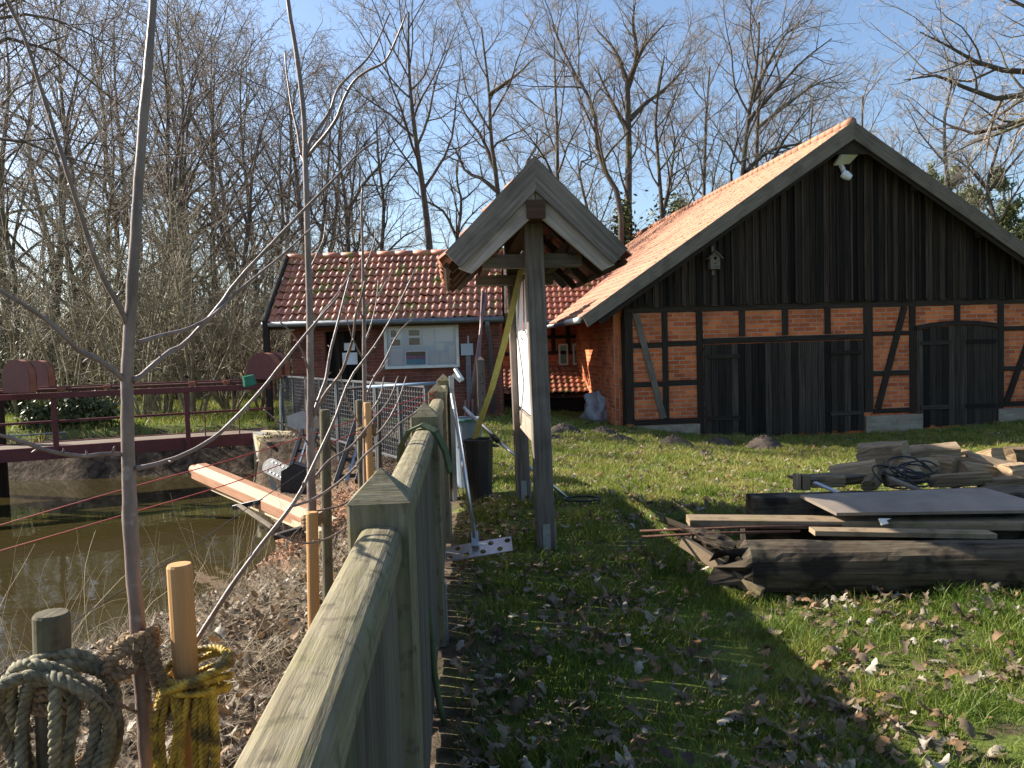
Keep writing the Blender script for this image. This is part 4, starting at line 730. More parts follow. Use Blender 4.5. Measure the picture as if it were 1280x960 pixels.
for i, (x, y, Y, l, h, yaw, tl, lab) in enumerate(blocks):
    p = P(x, y, Y); d = V3(math.cos(R(yaw))*math.cos(R(tl)), math.sin(R(yaw)), math.sin(R(tl))); rough_beam('firewood_block', 'offcut' if i % 3 else 'pale_board', p-d*l/2, p+d*l/2, h*1.5, h*1.35, 6, .022, 30+i, lab, 'firewood', GR, rag=.12)
mb = MB(); rg = np.random.default_rng(5); k0 = P(1140, 597, 5.95)
for j in range(7):
    ra, rb = rg.uniform(.06, .16), rg.uniform(.03, .09); c0 = k0+V3(rg.normal(0, .10), rg.normal(0, .04), rg.normal(.02, .03)); tl = rg.uniform(-.5, .5)
    mb.tube([c0+V3(ra*math.cos(a), .06*math.sin(a)+.02*math.sin(3*a), rb*math.sin(a+tl)+.02) for a in np.linspace(0, 5.8, 22)], .007, 6)
tag(mb.build('cable_tangle', 'black_plastic', smooth=True), 'tangle of black cable lying among the firewood blocks', 'cable', )
tag(MB().beam(P(1018, 603, 5.75), P(1048, 616, 5.6), .045, .012).build('metal_strip', 'aluminium'), 'short shiny metal strip behind the left corner of the flat panel', 'metal strip')
tag(MB().beam(P(1112, 598, 5.8), P(1152, 614, 5.6), .06, .02).build('grey_batten', 'grey_wood'), 'short grey batten resting on the back of the flat panel', 'batten', GR)
tag(MB().plate([P(1098, 648, 4.93), P(1102, 656, 4.9), P(1111, 654, 4.9), P(1108, 650, 4.93), P(1114, 648, 4.94)], .01).build('white_chip', 'white_paint'), 'small white splinter sticking out under the flat panel', 'splinter')

# molehills on the grass
for i, (x, y, rr, lab) in enumerate([(703, 540, .34, 'low molehill nearest the shelter post, far back'), (753, 542, .30, 'small molehill in front of the grey sheeting heap'), (774, 553, .28, 'flat little molehill in the sunlit grass below the barn corner'), (842, 557, .36, 'dark molehill before the grey brace of the barn'), (900, 557, .36, 'dark molehill before the left edge of the big gate'), (955, 560, .50, 'widest molehill in front of the big barn gate'), (880, 570, .18, 'tiny clod heap nearest to the camera before the big gate'), (690, 552, .25, 'brown earth patch right beside the shelter post')]):
    p = P(x, y, 10.); d_ = ray(x, y)
    t_ = 9.
    for _ in range(60):
        q_ = CAM+d_*t_
        if q_[2] < gz(q_[0], q_[1]): break
        t_ += .2
    o = q_.copy(); o[2] = gz(o[0], o[1]); nr_, na_ = 12, 30; vv = []; rg = np.random.default_rng(60+i)
    for j in range(nr_+1):
        for k in range(na_):
            a = 2*math.pi*k/na_; f = j/nr_; r_ = rr*f*(1+.2*math.sin(2*a+i)+.1*math.sin(5*a+2*i)); vv.append((r_*math.cos(a), r_*math.sin(a)*.8, .17*rr/.36*(1-f**1.6)+rg.normal(0, .016)*(1-f*.6)-.01-.03*(f > .95)))
    ff = [[j*na_+k, j*na_+(k+1) % na_, (j+1)*na_+(k+1) % na_, (j+1)*na_+k] for j in range(nr_) for k in range(na_)]
    tag(link_mesh('molehill', mesh_np('molehill', np.array(vv), np.array(ff)), 'soil', None, o), lab, 'molehill', 'molehills on the lawn')

# ------------------------------------------------------------------ timber and steel gear at the water's edge
lg = thing('orange_timber', 'freshly planed orange octagonal timber sliding from bank into the pond', 'timber', P(330, 620, 10))
A_, B_ = P(252, 591, 11.6), P(400, 655, 8.9); d = nrm(B_-A_); sd = nrm(np.cross(d, Z)); u2 = np.cross(sd, d); prof = [(.16*math.cos(a), .15*math.sin(a)) for a in np.linspace(0, 2*math.pi, 9)[:-1]+.39]
MB().sweep(prof, A_, B_, sd, u2, .5).build('shaft', 'orange_timber', lg); MB().tube([A_-d*.36, A_-d*.30, A_+d*.0], [.06, .075, .08], 10).build('tenon', 'orange_timber', lg, smooth=True)
tag(MB().beam(P(268, 609, 11.2), P(404, 668, 8.6), .10, .09).build('cream_batten', 'cream_plank'), 'long cream batten lying under the orange timber', 'batten')
for a, b_, w_, lab in ((P(294, 634, 9.9), P(350, 621, 9.7), .10, 'black steel channel lying on the bank under the orange timber, farther one'), (P(344, 671, 8.3), P(382, 660, 8.3), .10, 'black steel channel lying on the bank near the new wooden stake')): tag(MB().beam(a, b_, w_, .06).build('steel_channel', 'black_steel'), lab, 'steel channel')
tag(MB().beam(P(298, 631, 9.8), P(340, 659, 8.7), .045, .03).build('grey_stick', 'grey_wood'), 'slim grey stick lying across the orange bank below the timber', 'stick')
tag(MB().beam(P(385, 636, 8.2), P(419, 650, 7.9), .06, .03).build('yellow_offcut', 'cream_plank'), 'short yellowish wood offcut sticking out behind the saplings stakes', 'offcut')
bk_ = thing('perforated_paddle', 'black perforated plate with rounded end lying by the orange timber', 'steel plate', P(352, 590, 10.4))
e0, e1 = P(338, 583, 10.4), P(372, 600, 10.1); ax = nrm(e1-e0); ay = nrm(np.cross(V3(.1, -1, .35), ax)); rr = .105; pts = [e0+ax*(-rr*math.sin(a))+ay*(-rr*math.cos(a)) for a in np.linspace(0, math.pi, 14)][::-1]+[e1-ay*rr, e1+ay*rr]
MB().plate(pts[::-1], .03).build('plate', 'black_steel', bk_)
nn_ = nrm(np.cross(ax, ay)); nn_ = nn_ if nn_[1] < 0 else -nn_
for k in range(6):
    for s_ in (-.065, .065): MB().lathe([(.011, 0), (.011, .005), (0, .005)], e0+ax*(.02+k*.07)+ay*s_+nn_*.032, nn_, 8).build('rivet', 'galvanised', bk_)
def frame(x0, y0, Y0, x1, y1, Y1, wd, lab):
    f = thing('ladder_frame', lab, 'steel frame', P(x1, y1, Y1), 'black steel frames leaning at the bank'); a, b_ = P(x0, y0, Y0), P(x1, y1, Y1); s_ = V3(wd, .05, 0)
    for k in (0, 1): MB().beam(a+s_*k, b_+s_*k, .05, .07, up=V3(0, -1, .3)).build('side_rail', 'black_steel', f)
    MB().beam(a+s_*.5, b_+s_*.5, .03, .05, up=V3(0, -1, .3)).build('centre_rod', 'galvanised', f)
    for t_ in (.1, .37, .64, .9): MB().beam(a+(b_-a)*t_, a+(b_-a)*t_+s_, .04, .04).build('rung', 'black_steel', f)
frame(378, 538, 11., 355, 612, 10.0, .19, 'black steel ladder frame leaning behind the rounded plate'); frame(446, 526, 9.4, 420, 604, 8.7, .22, 'black steel ladder frame leaning between the two far saplings')
bx_ = P(366, 605, 9.9); tag(MB().plate([bx_+V3(-.16, 0, -.1), bx_+V3(.16, 0, -.14), bx_+V3(.18, 0, .2), bx_+V3(.02, 0, .26), bx_+V3(-.14, 0, .16)], .18).build('motor_housing', 'black_steel'), 'black angular housing at the foot of the ladder frame', 'machine part')

# ------------------------------------------------------------------ young trees, stakes, ropes
def smooth_path(pts, n):
    pts = np.asarray(pts, float); d = np.concatenate([[0], np.cumsum(np.linalg.norm(np.diff(pts, axis=0), axis=1))]); k = len(pts)
    m = np.gradient(pts, d, axis=0) if k > 2 else np.tile((pts[1]-pts[0])/d[-1], (2, 1)); t = np.linspace(0, d[-1], n); i = np.clip(np.searchsorted(d, t, 'right')-1, 0, k-2); h = (d[i+1]-d[i])[:, None]; s = ((t-d[i])/h[:, 0])[:, None]
    return (2*s**3-3*s**2+1)*pts[i]+(s**3-2*s**2+s)*h*m[i]+(-2*s**3+3*s**2)*pts[i+1]+(s**3-s**2)*h*m[i+1]
def twig_mesh(mb, px, Y, w0, w1, n=24, dY=0., knots=True):
    k = len(px); pts = [P(x, y, Y+dY*i/max(1, k-1)) for i, (x, y) in enumerate(px)]; pp = smooth_path(pts, n)
    rd = np.linspace(w0, w1, n)/2*Y/FPX*.98
    if knots: rd = rd*(1+.10*(rng.random(n)**4)*2+.04*rng.normal(size=n)); pp = pp+rng.normal(0, .05, (n, 3))*rd[:, None]
    mb.tube(pp, rd, 10 if w0 > 9 else 7)
    for j in range(3, n-2, 5):
        if knots and w0 < 9: b_ = pp[j]; dd = nrm(rng.normal(size=3)+nrm(pp[j+1]-pp[j])*1.2); mb.tube([b_, b_+dd*rd[j]*2.6, b_+dd*rd[j]*3.8], [rd[j]*.55, rd[j]*.5, rd[j]*.12], 5)
    return pp
def sapling(label, Y, trunk, w0, w1, branches, name='young_tree'):
    b0 = P(*trunk[0], Y); base = V3(b0[0], b0[1], gz(b0[0], b0[1])-.05); t = thing(name, label, 'young tree', base)
    mb = MB(); k = len(trunk); pts = [base]+[P(x, y, Y) for x, y in trunk]; n = 70; pp = smooth_path(pts, n); rd = np.interp(np.linspace(0, 1, n), [0, 1], [w0, w1])/2*Y/FPX; rd = rd*(1+.07*(rng.random(n)**3)*2); mb.tube(pp+rng.normal(0, .04, (n, 3))*rd[:, None], rd, 12); mb.build('trunk', 'sapling_bark', t, smooth=True)
    for px, a, b_, dY in branches: mb = MB(); twig_mesh(mb, px, Y, a*.8, b_*.78, 30, dY); mb.build('branch', 'sapling_bark', t, smooth=True)
    return t
sapling('young bare tree with grey trunk nearest the camera, tied between two stakes', 1.8, [(186, 965), (178, 860), (171, 770), (163, 650), (160, 560), (159, 470), (162, 412), (167, 330), (172, 250), (179, 150), (184, 100), (190, 20), (196, -60), (203, -140)], 25, 7, [
 ([(161, 412), (150, 385), (131, 352), (117, 318), (105, 280), (92, 240), (70, 170), (48, 100), (30, 45), (8, 0), (-12, -40)], 9, 4, -.25),
 ([(158, 478), (140, 462), (120, 448), (98, 438), (85, 425), (60, 402), (40, 388), (18, 374), (-10, 358)], 9, 5, -.2),
 ([(167, 475), (176, 470), (200, 449), (212, 440), (226, 433), (250, 410), (272, 385), (297, 351), (330, 315), (379, 263), (424, 217), (450, 190), (476, 173)], 9, 3.5, .35),
 ([(172, 428), (200, 420), (237, 410), (262, 397), (300, 362), (350, 321), (394, 281)], 7, 3, .3),
 ([(158, 568), (134, 567), (106, 570), (84, 568), (62, 564), (31, 553), (0, 544), (-20, 540)], 7, 5, -.2),
 ([(170, 586), (200, 579), (237, 565), (266, 548), (297, 520), (328, 486), (353, 454), (378, 423), (400, 397), (422, 372)], 8, 4, .25),
 ([(193, 862), (215, 838), (240, 808), (262, 775), (297, 722), (332, 674), (364, 633), (378, 610), (390, 585), (401, 562), (420, 520), (437, 475), (470, 430), (500, 377), (520, 335)], 9.5, 3, .5),
 ([(364, 633), (387, 626), (407, 615), (440, 588), (455, 570), (480, 549), (499, 530), (521, 515)], 5, 3, .25),
 ([(345, 668), (381, 679), (407, 674), (440, 653), (470, 622), (478, 600)], 3.5, 2.5, .2),
 ([(180, 893), (165, 888), (148, 880), (128, 874)], 6, 4, -.1)])
sapling('slender young bare tree in the middle, tied to a new round stake', 3.4, [(391, 750), (390, 640), (388, 560), (388, 450), (386, 350), (384, 280), (382, 210), (380, 150), (375, 100), (367, 45), (361, 10), (357, -60)], 13, 4.5, [
 ([(384, 192), (387, 178), (400, 158), (413, 138), (422, 112), (440, 92), (457, 76), (472, 52), (481, 30), (487, 17)], 6, 2.5, .3),
 ([(384, 196), (392, 186), (407, 168), (420, 150), (430, 124), (443, 101), (460, 88), (480, 78), (494, 52), (508, 17)], 6, 2.5, -.2),
 ([(381, 205), (377, 195), (372, 165), (366, 140), (362, 116), (358, 90), (356, 64)], 5, 2.5, .2),
 ([(390, 522), (398, 500), (407, 475), (413, 440), (420, 412), (425, 393), (432, 365), (440, 337)], 6, 3, .3),
 ([(392, 520), (408, 490), (427, 465), (436, 440), (441, 424), (445, 392), (452, 370), (456, 352)], 5.5, 3, -.3),
 ([(388, 470), (378, 440), (366, 418), (350, 402)], 3.5, 2, -.2), ([(387, 420), (400, 395), (418, 372), (432, 352), (444, 330)], 3.5, 2, .2), ([(391, 600), (412, 575), (436, 560), (462, 530), (486, 500), (498, 470)], 4, 2.2, .4), ([(390, 560), (372, 540), (352, 530), (330, 512)], 3.5, 2, -.2), ([(386, 340), (396, 318), (404, 300), (407, 280)], 3, 2, .1), ([(391, 640), (430, 630), (462, 600), (490, 585)], 3.5, 2, .3)])
sapling('thin young bare tree farthest along the fence, before the notice board', 5.2, [(457, 600), (456, 500), (455, 440), (455, 400), (454, 350), (453, 300), (452, 262), (453, 235)], 8, 2.5, [
 ([(456, 500), (466, 475), (480, 452), (496, 420), (505, 408), (515, 399)], 3.5, 2, .2), ([(456, 468), (466, 470), (476, 462), (486, 449)], 3, 2, .2), ([(455, 400), (448, 385), (443, 360), (438, 340), (436, 322)], 3, 1.6, -.2), ([(455, 385), (470, 372), (484, 350), (492, 338)], 2.6, 1.6, .3), ([(456, 520), (468, 508), (476, 492), (480, 470)], 3, 2, .1), ([(456, 540), (440, 515), (430, 490), (425, 462)], 3, 1.8, -.2), ([(456, 555), (478, 535), (496, 505), (508, 470)], 3, 1.8, .2), ([(455, 430), (464, 405), (470, 380), (473, 350)], 2.6, 1.6, .2), ([(455, 450), (444, 430), (436, 408), (432, 385)], 2.6, 1.6, -.2), ([(454, 340), (462, 320), (468, 300), (470, 285)], 2.2, 1.4, .1)])
def stake(x0, y0, x1, y1, Y, wpx, m, label):
    a, b_ = P(x0, y0, Y), P(x1, y1, Y); r_ = wpx/2*Y/FPX; g = gz(b_[0], b_[1])-.1; bb = b_+(b_-a)*((b_[2]-g)/(a[2]-b_[2])); d = nrm(a-bb)
    return tag(MB().tube([bb, (a+bb)/2, a-d*.006, a], [r_*1.02, r_, r_, r_*.9], 18).build('round_stake', m, smooth=False), label, 'stake')
stake(64, 766, 70, 960, 1.75, 43, 'stake_old', 'thick weathered green stake with a coil of green rope hung on it'); stake(224, 705, 240, 960, 1.82, 31, 'stake_new', 'new yellow round stake with a yellow rope coil beside the nearest tree')
stake(390, 640, 392, 760, 3.3, 15, 'stake_new', 'new yellow stake beside the slender middle tree'); stake(406, 512, 410, 740, 3.7, 13, 'stake_old', 'dark weathered stake right behind the slender middle tree')
stake(459, 503, 463, 600, 5.1, 9, 'stake_new', 'short light stake tied to the farthest young tree'); stake(449, 500, 452, 600, 5.4, 9, 'stake_old', 'dark stake behind the light one at the farthest young tree'); stake(474, 505, 475, 600, 5.6, 5, 'bark_dark', 'thin dark iron post right of the farthest young tree')
def rope(mb, pts, r, strands=3, pitch=.055, n=None, r_=.5):
    pts = np.asarray(pts, float); Lg = np.sum(np.linalg.norm(np.diff(pts, axis=0), axis=1)); n = n or int(Lg/.006)+6; pp = smooth_path(pts, n); s = np.linspace(0, Lg, n); T = np.gradient(pp, axis=0); T /= np.linalg.norm(T, axis=1, keepdims=True)
    A = np.cross(T, V3(.13, .9, .4)); A /= np.linalg.norm(A, axis=1, keepdims=True); Bv = np.cross(T, A)
    for k in range(strands): ph = 2*math.pi*(s/pitch+k/strands); mb.tube(pp+(A*np.cos(ph)[:, None]+Bv*np.sin(ph)[:, None])*r*.5, r*.56, 6, r=r_+random.uniform(-.15, .15))
c0 = P(70, 885, 1.72); mb = MB(); rg = np.random.default_rng(3)
for j in range(6):
    w_, h_ = rg.uniform(.070, .120), rg.uniform(.15, .215); dz, dx, dy = rg.uniform(-.03, .01), rg.normal(0, .012), -.05+.022*j-.03; ph = rg.uniform(0, 6.28)
    ang = np.linspace(0, 2*math.pi, 22)+math.pi/2; rope(mb, [c0+V3(dx+w_*math.cos(a)*(1+.10*math.sin(a)), dy+.035*math.sin(2*a+ph), dz-.02+h_*math.sin(a)*(1 if math.sin(a) < 0 else .78)) for a in ang], .0135, r_=rg.random())
rope(mb, [c0+V3(.05, -.08, .10), c0+V3(.055, -.10, .0), c0+V3(.045, -.09, -.12), c0+V3(.05, -.08, -.3)], .0135, r_=.9)
tag(mb.build('rope_coil', 'rope_green', smooth=True), 'coil of thick grey green rope hanging on the weathered stake at the left edge', 'rope')
c0 = P(238, 850, 1.80); mb = MB()
for j in range(5):
    rr = rg.uniform(.058, .082); dz = .035-.014*j; rope(mb, [c0+V3(rr*math.cos(a)*1.05+.012, rr*math.sin(a)*.8, dz+.018*math.sin(a+j)+.012*math.cos(a)) for a in np.linspace(0, 6.4, 20)], .0085, pitch=.035, r_=rg.random())
for j in range(8):
    x_ = rg.uniform(-.06, .065); rr = rg.uniform(.012, .03); l_ = rg.uniform(.16, .34); y_ = rg.choice([-.05, -.045, .05]); rope(mb, [c0+V3(x_, y_*.8, .02), c0+V3(x_-rr, y_*1.1, -l_*.4), c0+V3(x_-rr*.3, y_, -l_), c0+V3(x_+rr, y_*1.1, -l_*.5), c0+V3(x_+rr*.6, y_*.8, .0)], .0085, pitch=.035, r_=rg.random())
tag(mb.build('rope_coil', 'rope_yellow', smooth=True), 'bundle of yellow plastic rope wound around the new round stake', 'rope')
def coir(paths, r, label, fuzz=260, amp=.03):
    mb = MB(); pool = []
    for pth in paths: rope(mb, pth, r, 2, .03, r_=random.random()); pool.append(smooth_path(np.asarray(pth, float), 60))
    pool = np.concatenate(pool)
    for _ in range(fuzz):
        b_ = pool[rng.integers(len(pool))]; d_ = nrm(rng.normal(size=3)); e_ = b_+d_*(r+amp*rng.random()); mb.tube([b_+d_*r*.6, (b_+e_)/2+rng.normal(0, .004, 3), e_+rng.normal(0, .006, 3)], .0006, 3, caps=False)
    return tag(mb.build('coir_tie', 'coir'), label, 'coir tie')
def ring(c0, rx, ry, tilt, turns=1., z=.0, n=24, ph=0.): return [c0+V3(rx*math.cos(a+ph), ry*math.sin(a+ph), tilt*math.cos(a+ph)+z*a/6.28) for a in np.linspace(0, 6.283*turns, int(n*turns))]
t0, s0, g0 = P(175, 810, 1.8), P(228, 868, 1.82), P(68, 868, 1.75)
coir([ring(t0, .034, .034, .006, 3, .012), [P(165, 808, 1.77), P(145, 822, 1.75), P(133, 840, 1.74), P(150, 846, 1.75), P(172, 832, 1.77)], [P(160, 800, 1.77), P(140, 815, 1.76), P(135, 832, 1.75), P(155, 836, 1.76)], [P(186, 800, 1.77), P(196, 830, 1.76), P(206, 860, 1.76), P(215, 880, 1.77)], [P(182, 805, 1.78), P(190, 836, 1.77), P(200, 870, 1.77)]], .012, 'fuzzy brown coir tie knotted round the nearest young trunk', 420)
coir([ring(s0, .042, .040, .004, 3, .012), ring(s0-Z*.02, .044, .042, -.01, 2, .01), [P(205, 850, 1.78), P(200, 880, 1.77), P(215, 895, 1.76), P(240, 890, 1.77)]], .012, 'fuzzy brown coir tie around the new stake under the yellow rope', 380)
coir([ring(g0, .046, .044, .004, 4, .016), ring(g0-Z*.03, .048, .045, -.008, 2, .012)], .010, 'pale frayed coir tie around the weathered green stake', 300, .035)
coir([ring(P(392, 656, 3.35), .04, .05, .006, 3, .014)], .012, 'brown coir tie around the stake of the slender middle tree', 120)
coir([ring(P(458, 545, 5.15), .05, .06, .01, 3, .02)], .016, 'brown coir tie at the farthest young tree', 120)
def line(px, m, r, label, nm):
    pts = [P(x, y, Y) for x, y, Y in px]; tag(MB().tube(smooth_path(pts, 40), r, 5).build(nm, m, smooth=True), label, 'twine')
line([(-40, 668, 4.9), (160, 610, 5.1), (300, 571, 5.3), (420, 533, 5.6), (548, 488, 6.15)], 'twine_red', .0035, 'upper of two red twine lines stretched over the bank', 'red_twine')
line([(-40, 700, 4.7), (160, 642, 4.9), (300, 600, 5.1), (420, 551, 5.5), (548, 494, 6.15)], 'twine_red', .0035, 'lower of two red twine lines stretched over the bank', 'red_twine')
line([(-20, 858, 2.3), (100, 772, 2.6), (230, 690, 2.9), (310, 635, 3.2), (392, 580, 3.4)], 'wire', .0018, 'thin dark wire running from the stakes up to the middle tree', 'wire')

# ------------------------------------------------------------------ bare trees
def resample(p, n): return smooth_path(p, n)
class Tree:
    def __init__(s, seed): s.g = np.random.default_rng(seed); s.lv = {}
    def add(s, lv, pts, rad): s.lv.setdefault(lv, []).append((np.asarray(pts), np.asarray(rad)))
    def children(s, pts, rad, lv, spec, bias=V3(0, 0, 0)):
        """spec[lv]: (count per branch, tmin, angle lo/hi in degrees, length ratio, K points, droop/up tropism)"""
        if lv >= len(spec): return
        n, tmin, alo, ahi, ratio, K, up, wob, rmin = spec[lv]; g = s.g; L0 = np.sum(np.linalg.norm(np.diff(pts, axis=0), axis=1))
        n = max(1, int(round(n*g.uniform(.75, 1.25)))); kk = len(pts)-1; az = g.uniform(0, 6.28)
        for i in range(n):
            t = tmin+(1-tmin)*((i+g.uniform(.1, .9))/n)**.9; f = min(t*kk, kk-1e-6); j = int(f); p = pts[j]+(pts[j+1]-pts[j])*(f-j); T = nrm(pts[j+1]-pts[j]); r0 = rad[j]+(rad[j+1]-rad[j])*(f-j)
            az += 2.4+g.normal(0, .4); A = nrm(np.cross(T, V3(.3, .2, .9) if abs(T[2]) < .9 else V3(1, .1, 0))); Bv = np.cross(T, A); an = R(g.uniform(alo, ahi))
            d = T*math.cos(an)+(A*math.cos(az)+Bv*math.sin(az))*math.sin(an); Lc = L0*ratio*(1-.45*t)*g.uniform(.65, 1.25); q = [p]; st = Lc/(K-1)
            for k in range(K-1):
                d = d+g.normal(0, wob, 3)+Z*up+bias; d /= math.sqrt(d@d)+1e-9; q.append(q[-1]+d*st)
            q = np.array(q); rr = np.linspace(max(rmin, min(r0*.62, Lc*.018)), max(rmin*.55, .002), K); s.add(lv, q, rr); s.children(q, rr, lv+1, spec, bias)
    def mesh(s, levels, sides):
        parts = []
        for lv in levels:
            by = {}
            for p, r in s.lv.get(lv, []): by.setdefault(len(p), []).append((p, r))
            for K, l in by.items(): parts.append(tube_np(np.array([a for a, _ in l]), np.array([b_ for _, b_ in l]), sides[lv]))
        return cat_np(parts)
SIDES = {0: 10, 1: 6, 2: 4, 3: 3, 4: 3, 5: 3}
SPEC = [None, (11, .35, 25, 60, .42, 8, .05, .10, .02), (7, .18, 25, 60, .55, 6, .02, .15, .011), (6, .15, 25, 62, .52, 5, .01, .18, .0065), (3, .15, 25, 60, .55, 3, .0, .18, .0045)]
def put_tree(name, label, tr, base, group=None, m0='bark_grey', m1='bark_twig', cat='tree', hi=1):
    root = thing(name, label, cat, base, group); base = np.asarray(base)
    lv = sorted(tr.lv); lo = [l for l in lv if l <= hi]; top = [l for l in lv if l > hi]
    if lo: V, F = tr.mesh(lo, SIDES); link_mesh('trunk', mesh_np('trunk', V-base, F), m0, root)
    V, F = tr.mesh(top, SIDES); link_mesh('crown', mesh_np('crown', V-base, F), m1, root)
    return root
HSPEC = [None, (12, .35, 25, 60, .42, 8, .05, .11, .02), (9, .15, 25, 60, .55, 6, .03, .15, .011), (7, .12, 25, 60, .52, 5, .02, .17, .007), (5, .12, 25, 60, .55, 3, .02, .17, .0048)]
def hero(label, seed, Y, trunk, w0, w1, limbs=(), spec=HSPEC, n1=None, bias=V3(0, 0, 0), dz=0., m0='bark_grey', tmin=.35, name='bare_tree', limbw=.55):
    tr = Tree(seed); b0 = P(*trunk[0], Y); base = V3(b0[0], b0[1], gz(b0[0], b0[1])-.1); pts = [base]+[P(x, y, Y)+V3(0, .25*math.sin(i*1.7+seed), 0) for i, (x, y) in enumerate(trunk[1:])]
    n = 16; pp = resample(pts, n); rad = np.linspace(w0, w1, n)/2*Y/FPX; tr.add(0, pp, rad)
    sp = [list(x) if x else None for x in spec]; sp[1][1] = tmin
    if n1 is not None: sp[1][0] = n1
    tr.children(pp, rad, 1, sp, bias)
    for i, lb in enumerate(limbs):
        q = [P(x, y, Y+(-1)**i*j*.35) for j, (x, y) in enumerate(lb)]; q = resample(q, 9); r_ = np.linspace(w0*limbw, 1.2, 9)/2*Y/FPX; tr.add(1, q, r_); sp2 = [x and list(x) for x in sp]; sp2[2][0] = int(sp2[2][0]*1.4); tr.children(q, r_, 2, sp2, bias)
    return put_tree(name, label, tr, base, m0=m0, hi=2)
hero('tall bare tree with straight clean trunk rising left of the shelter roof', 101, 32, [(538, 430), (537, 315), (530, 250), (521, 180), (515, 130), (511, 95), (510, 60), (512, 18)], 13, 2, n1=12, tmin=.5)
hero('crooked bare tree whose trunk rises just left of the shelter apex', 102, 38, [(632, 430), (624, 300), (622, 235), (614, 175), (611, 112), (606, 70), (602, 35)], 11, 2, [[(620, 215), (600, 168), (580, 140), (572, 120)], [(612, 118), (632, 104), (650, 90), (668, 72)], [(622, 240), (600, 222), (584, 216), (568, 185), (550, 172)]], n1=8, tmin=.6)
hero('slim pale bare tree standing directly behind the shelter apex', 103, 44, [(698, 430), (697, 250), (696, 170), (694, 110), (693, 45)], 9, 2, n1=12, tmin=.4)
hero('bare tree with strongly leaning crooked stem between shelter and barn', 104, 34, [(778, 420), (776, 300), (772, 245), (757, 214), (748, 190), (744, 150), (735, 122), (722, 95), (706, 66), (690, 34)], 11, 2.2, n1=9, tmin=.5)
hero('big forked bare tree with mossy foot just behind the shelter right eave', 105, 35, [(785, 430), (784, 300), (785, 250), (787, 190), (785, 140), (783, 100)], 15, 6, [[(787, 150), (806, 130), (830, 112), (856, 84)], [(784, 105), (796, 72), (791, 30), (795, -5)], [(783, 100), (766, 60), (746, 38)], [(785, 110), (803, 62), (832, 28)], [(786, 165), (765, 128), (752, 100), (745, 80)]], n1=4, tmin=.6, limbw=.5)
hero('slender bare tree with two stems behind the left end of the barn ridge', 106, 37, [(829, 420), (827, 275), (823, 190), (820, 145), (824, 105), (830, 70)], 9, 2, [[(828, 270), (838, 222), (843, 172), (836, 140)]], n1=9, tmin=.45)
hero('small upright bare tree behind the middle of the barn ridge', 107, 41, [(880, 420), (880, 250), (883, 180), (884, 120), (886, 85)], 8, 2, n1=11, tmin=.4)
WIND = V3(.05, 0, 0)
hero('tall twin bare tree with crown swept to the right behind the barn ridge', 108, 36, [(928, 420), (931, 210), (937, 140), (944, 85), (949, 28)], 11, 2.5, [[(932, 215), (960, 190), (1000, 180), (1040, 178)], [(936, 150), (972, 110), (1005, 75), (1040, 48)], [(938, 130), (960, 80), (985, 40), (1010, 25)]], n1=11, bias=WIND, tmin=.45)
hero('second slimmer stem beside the wind swept tree behind the barn', 109, 38, [(948, 420), (947, 220), (946, 150), (950, 90), (958, 45)], 10, 2, [[(947, 160), (985, 130), (1020, 105), (1052, 92)]], n1=10, bias=WIND, tmin=.4)
# oak standing outside the right edge whose limbs reach in
OAK = [None, (5, .5, 35, 70, .45, 9, .02, .16, .03), (9, .15, 30, 65, .5, 7, .01, .2, .014), (8, .12, 30, 65, .5, 5, .01, .2, .008), (6, .12, 30, 65, .55, 4, .01, .2, .0055)]
hero('large spreading oak at the right edge with heavy mossy limb reaching left', 110, 27, [(1430, 430), (1425, 300), (1420, 200), (1412, 120), (1405, 30), (1400, -60)], 34, 14, [[(1424, 215), (1370, 170), (1320, 142), (1272, 152), (1232, 166), (1196, 164), (1178, 150), (1158, 140)], [(1420, 160), (1350, 95), (1290, 90), (1235, 84), (1190, 60), (1150, 40)], [(1415, 110), (1340, 30), (1285, 10), (1235, -15)], [(1422, 190), (1350, 130), (1290, 118), (1230, 122), (1180, 95), (1130, 100)]], spec=OAK, n1=6, limbw=.42, name='oak_tree')
hero('bare tree behind the right roof slope with upright forked stem', 111, 36, [(1185, 420), (1184, 260), (1180, 190), (1184, 150), (1192, 95)], 9, 2.5, n1=12, tmin=.4)
hero('low twiggy bare tree behind the right roof edge under the oak limb', 112, 33, [(1240, 420), (1238, 270), (1236, 235), (1244, 205), (1252, 160)], 10, 2.5, [[(1237, 240), (1210, 210), (1190, 195)], [(1237, 238), (1265, 205), (1285, 180)]], n1=9, tmin=.45)
hero('fine twigged pale bare tree far behind the barn apex', 113, 52, [(1085, 420), (1085, 250), (1080, 180), (1078, 120)], 8, 2, n1=15, tmin=.3)
hero('bare tree with low forked crown left of the tall clean trunk', 114, 40, [(432, 430), (434, 300), (430, 240), (424, 190), (428, 140)], 9, 2, [[(432, 270), (455, 230), (480, 200), (492, 175)]], n1=11, tmin=.35)
hero('slim bare tree behind the middle of the hut roof ridge', 115, 42, [(478, 430), (476, 320), (480, 255), (474, 200), (470, 150)], 8, 2, n1=12, tmin=.3)
hero('bare tree with crooked side limb between the tall clean trunk and the shelter', 116, 45, [(572, 430), (571, 300), (577, 250), (570, 220), (573, 195)], 8, 2, [[(572, 300), (552, 262), (530, 250), (505, 222)]], n1=12, tmin=.3)
hero('fine bare tree in the gap behind the shelter left roof slope', 117, 50, [(655, 430), (655, 280), (660, 200), (668, 190), (672, 165)], 7, 2, n1=14, tmin=.3)
hero('fine bare tree in the gap behind the shelter right roof slope', 118, 50, [(735, 430), (737, 280), (732, 200), (738, 200), (735, 175)], 7, 2, n1=14, tmin=.3)
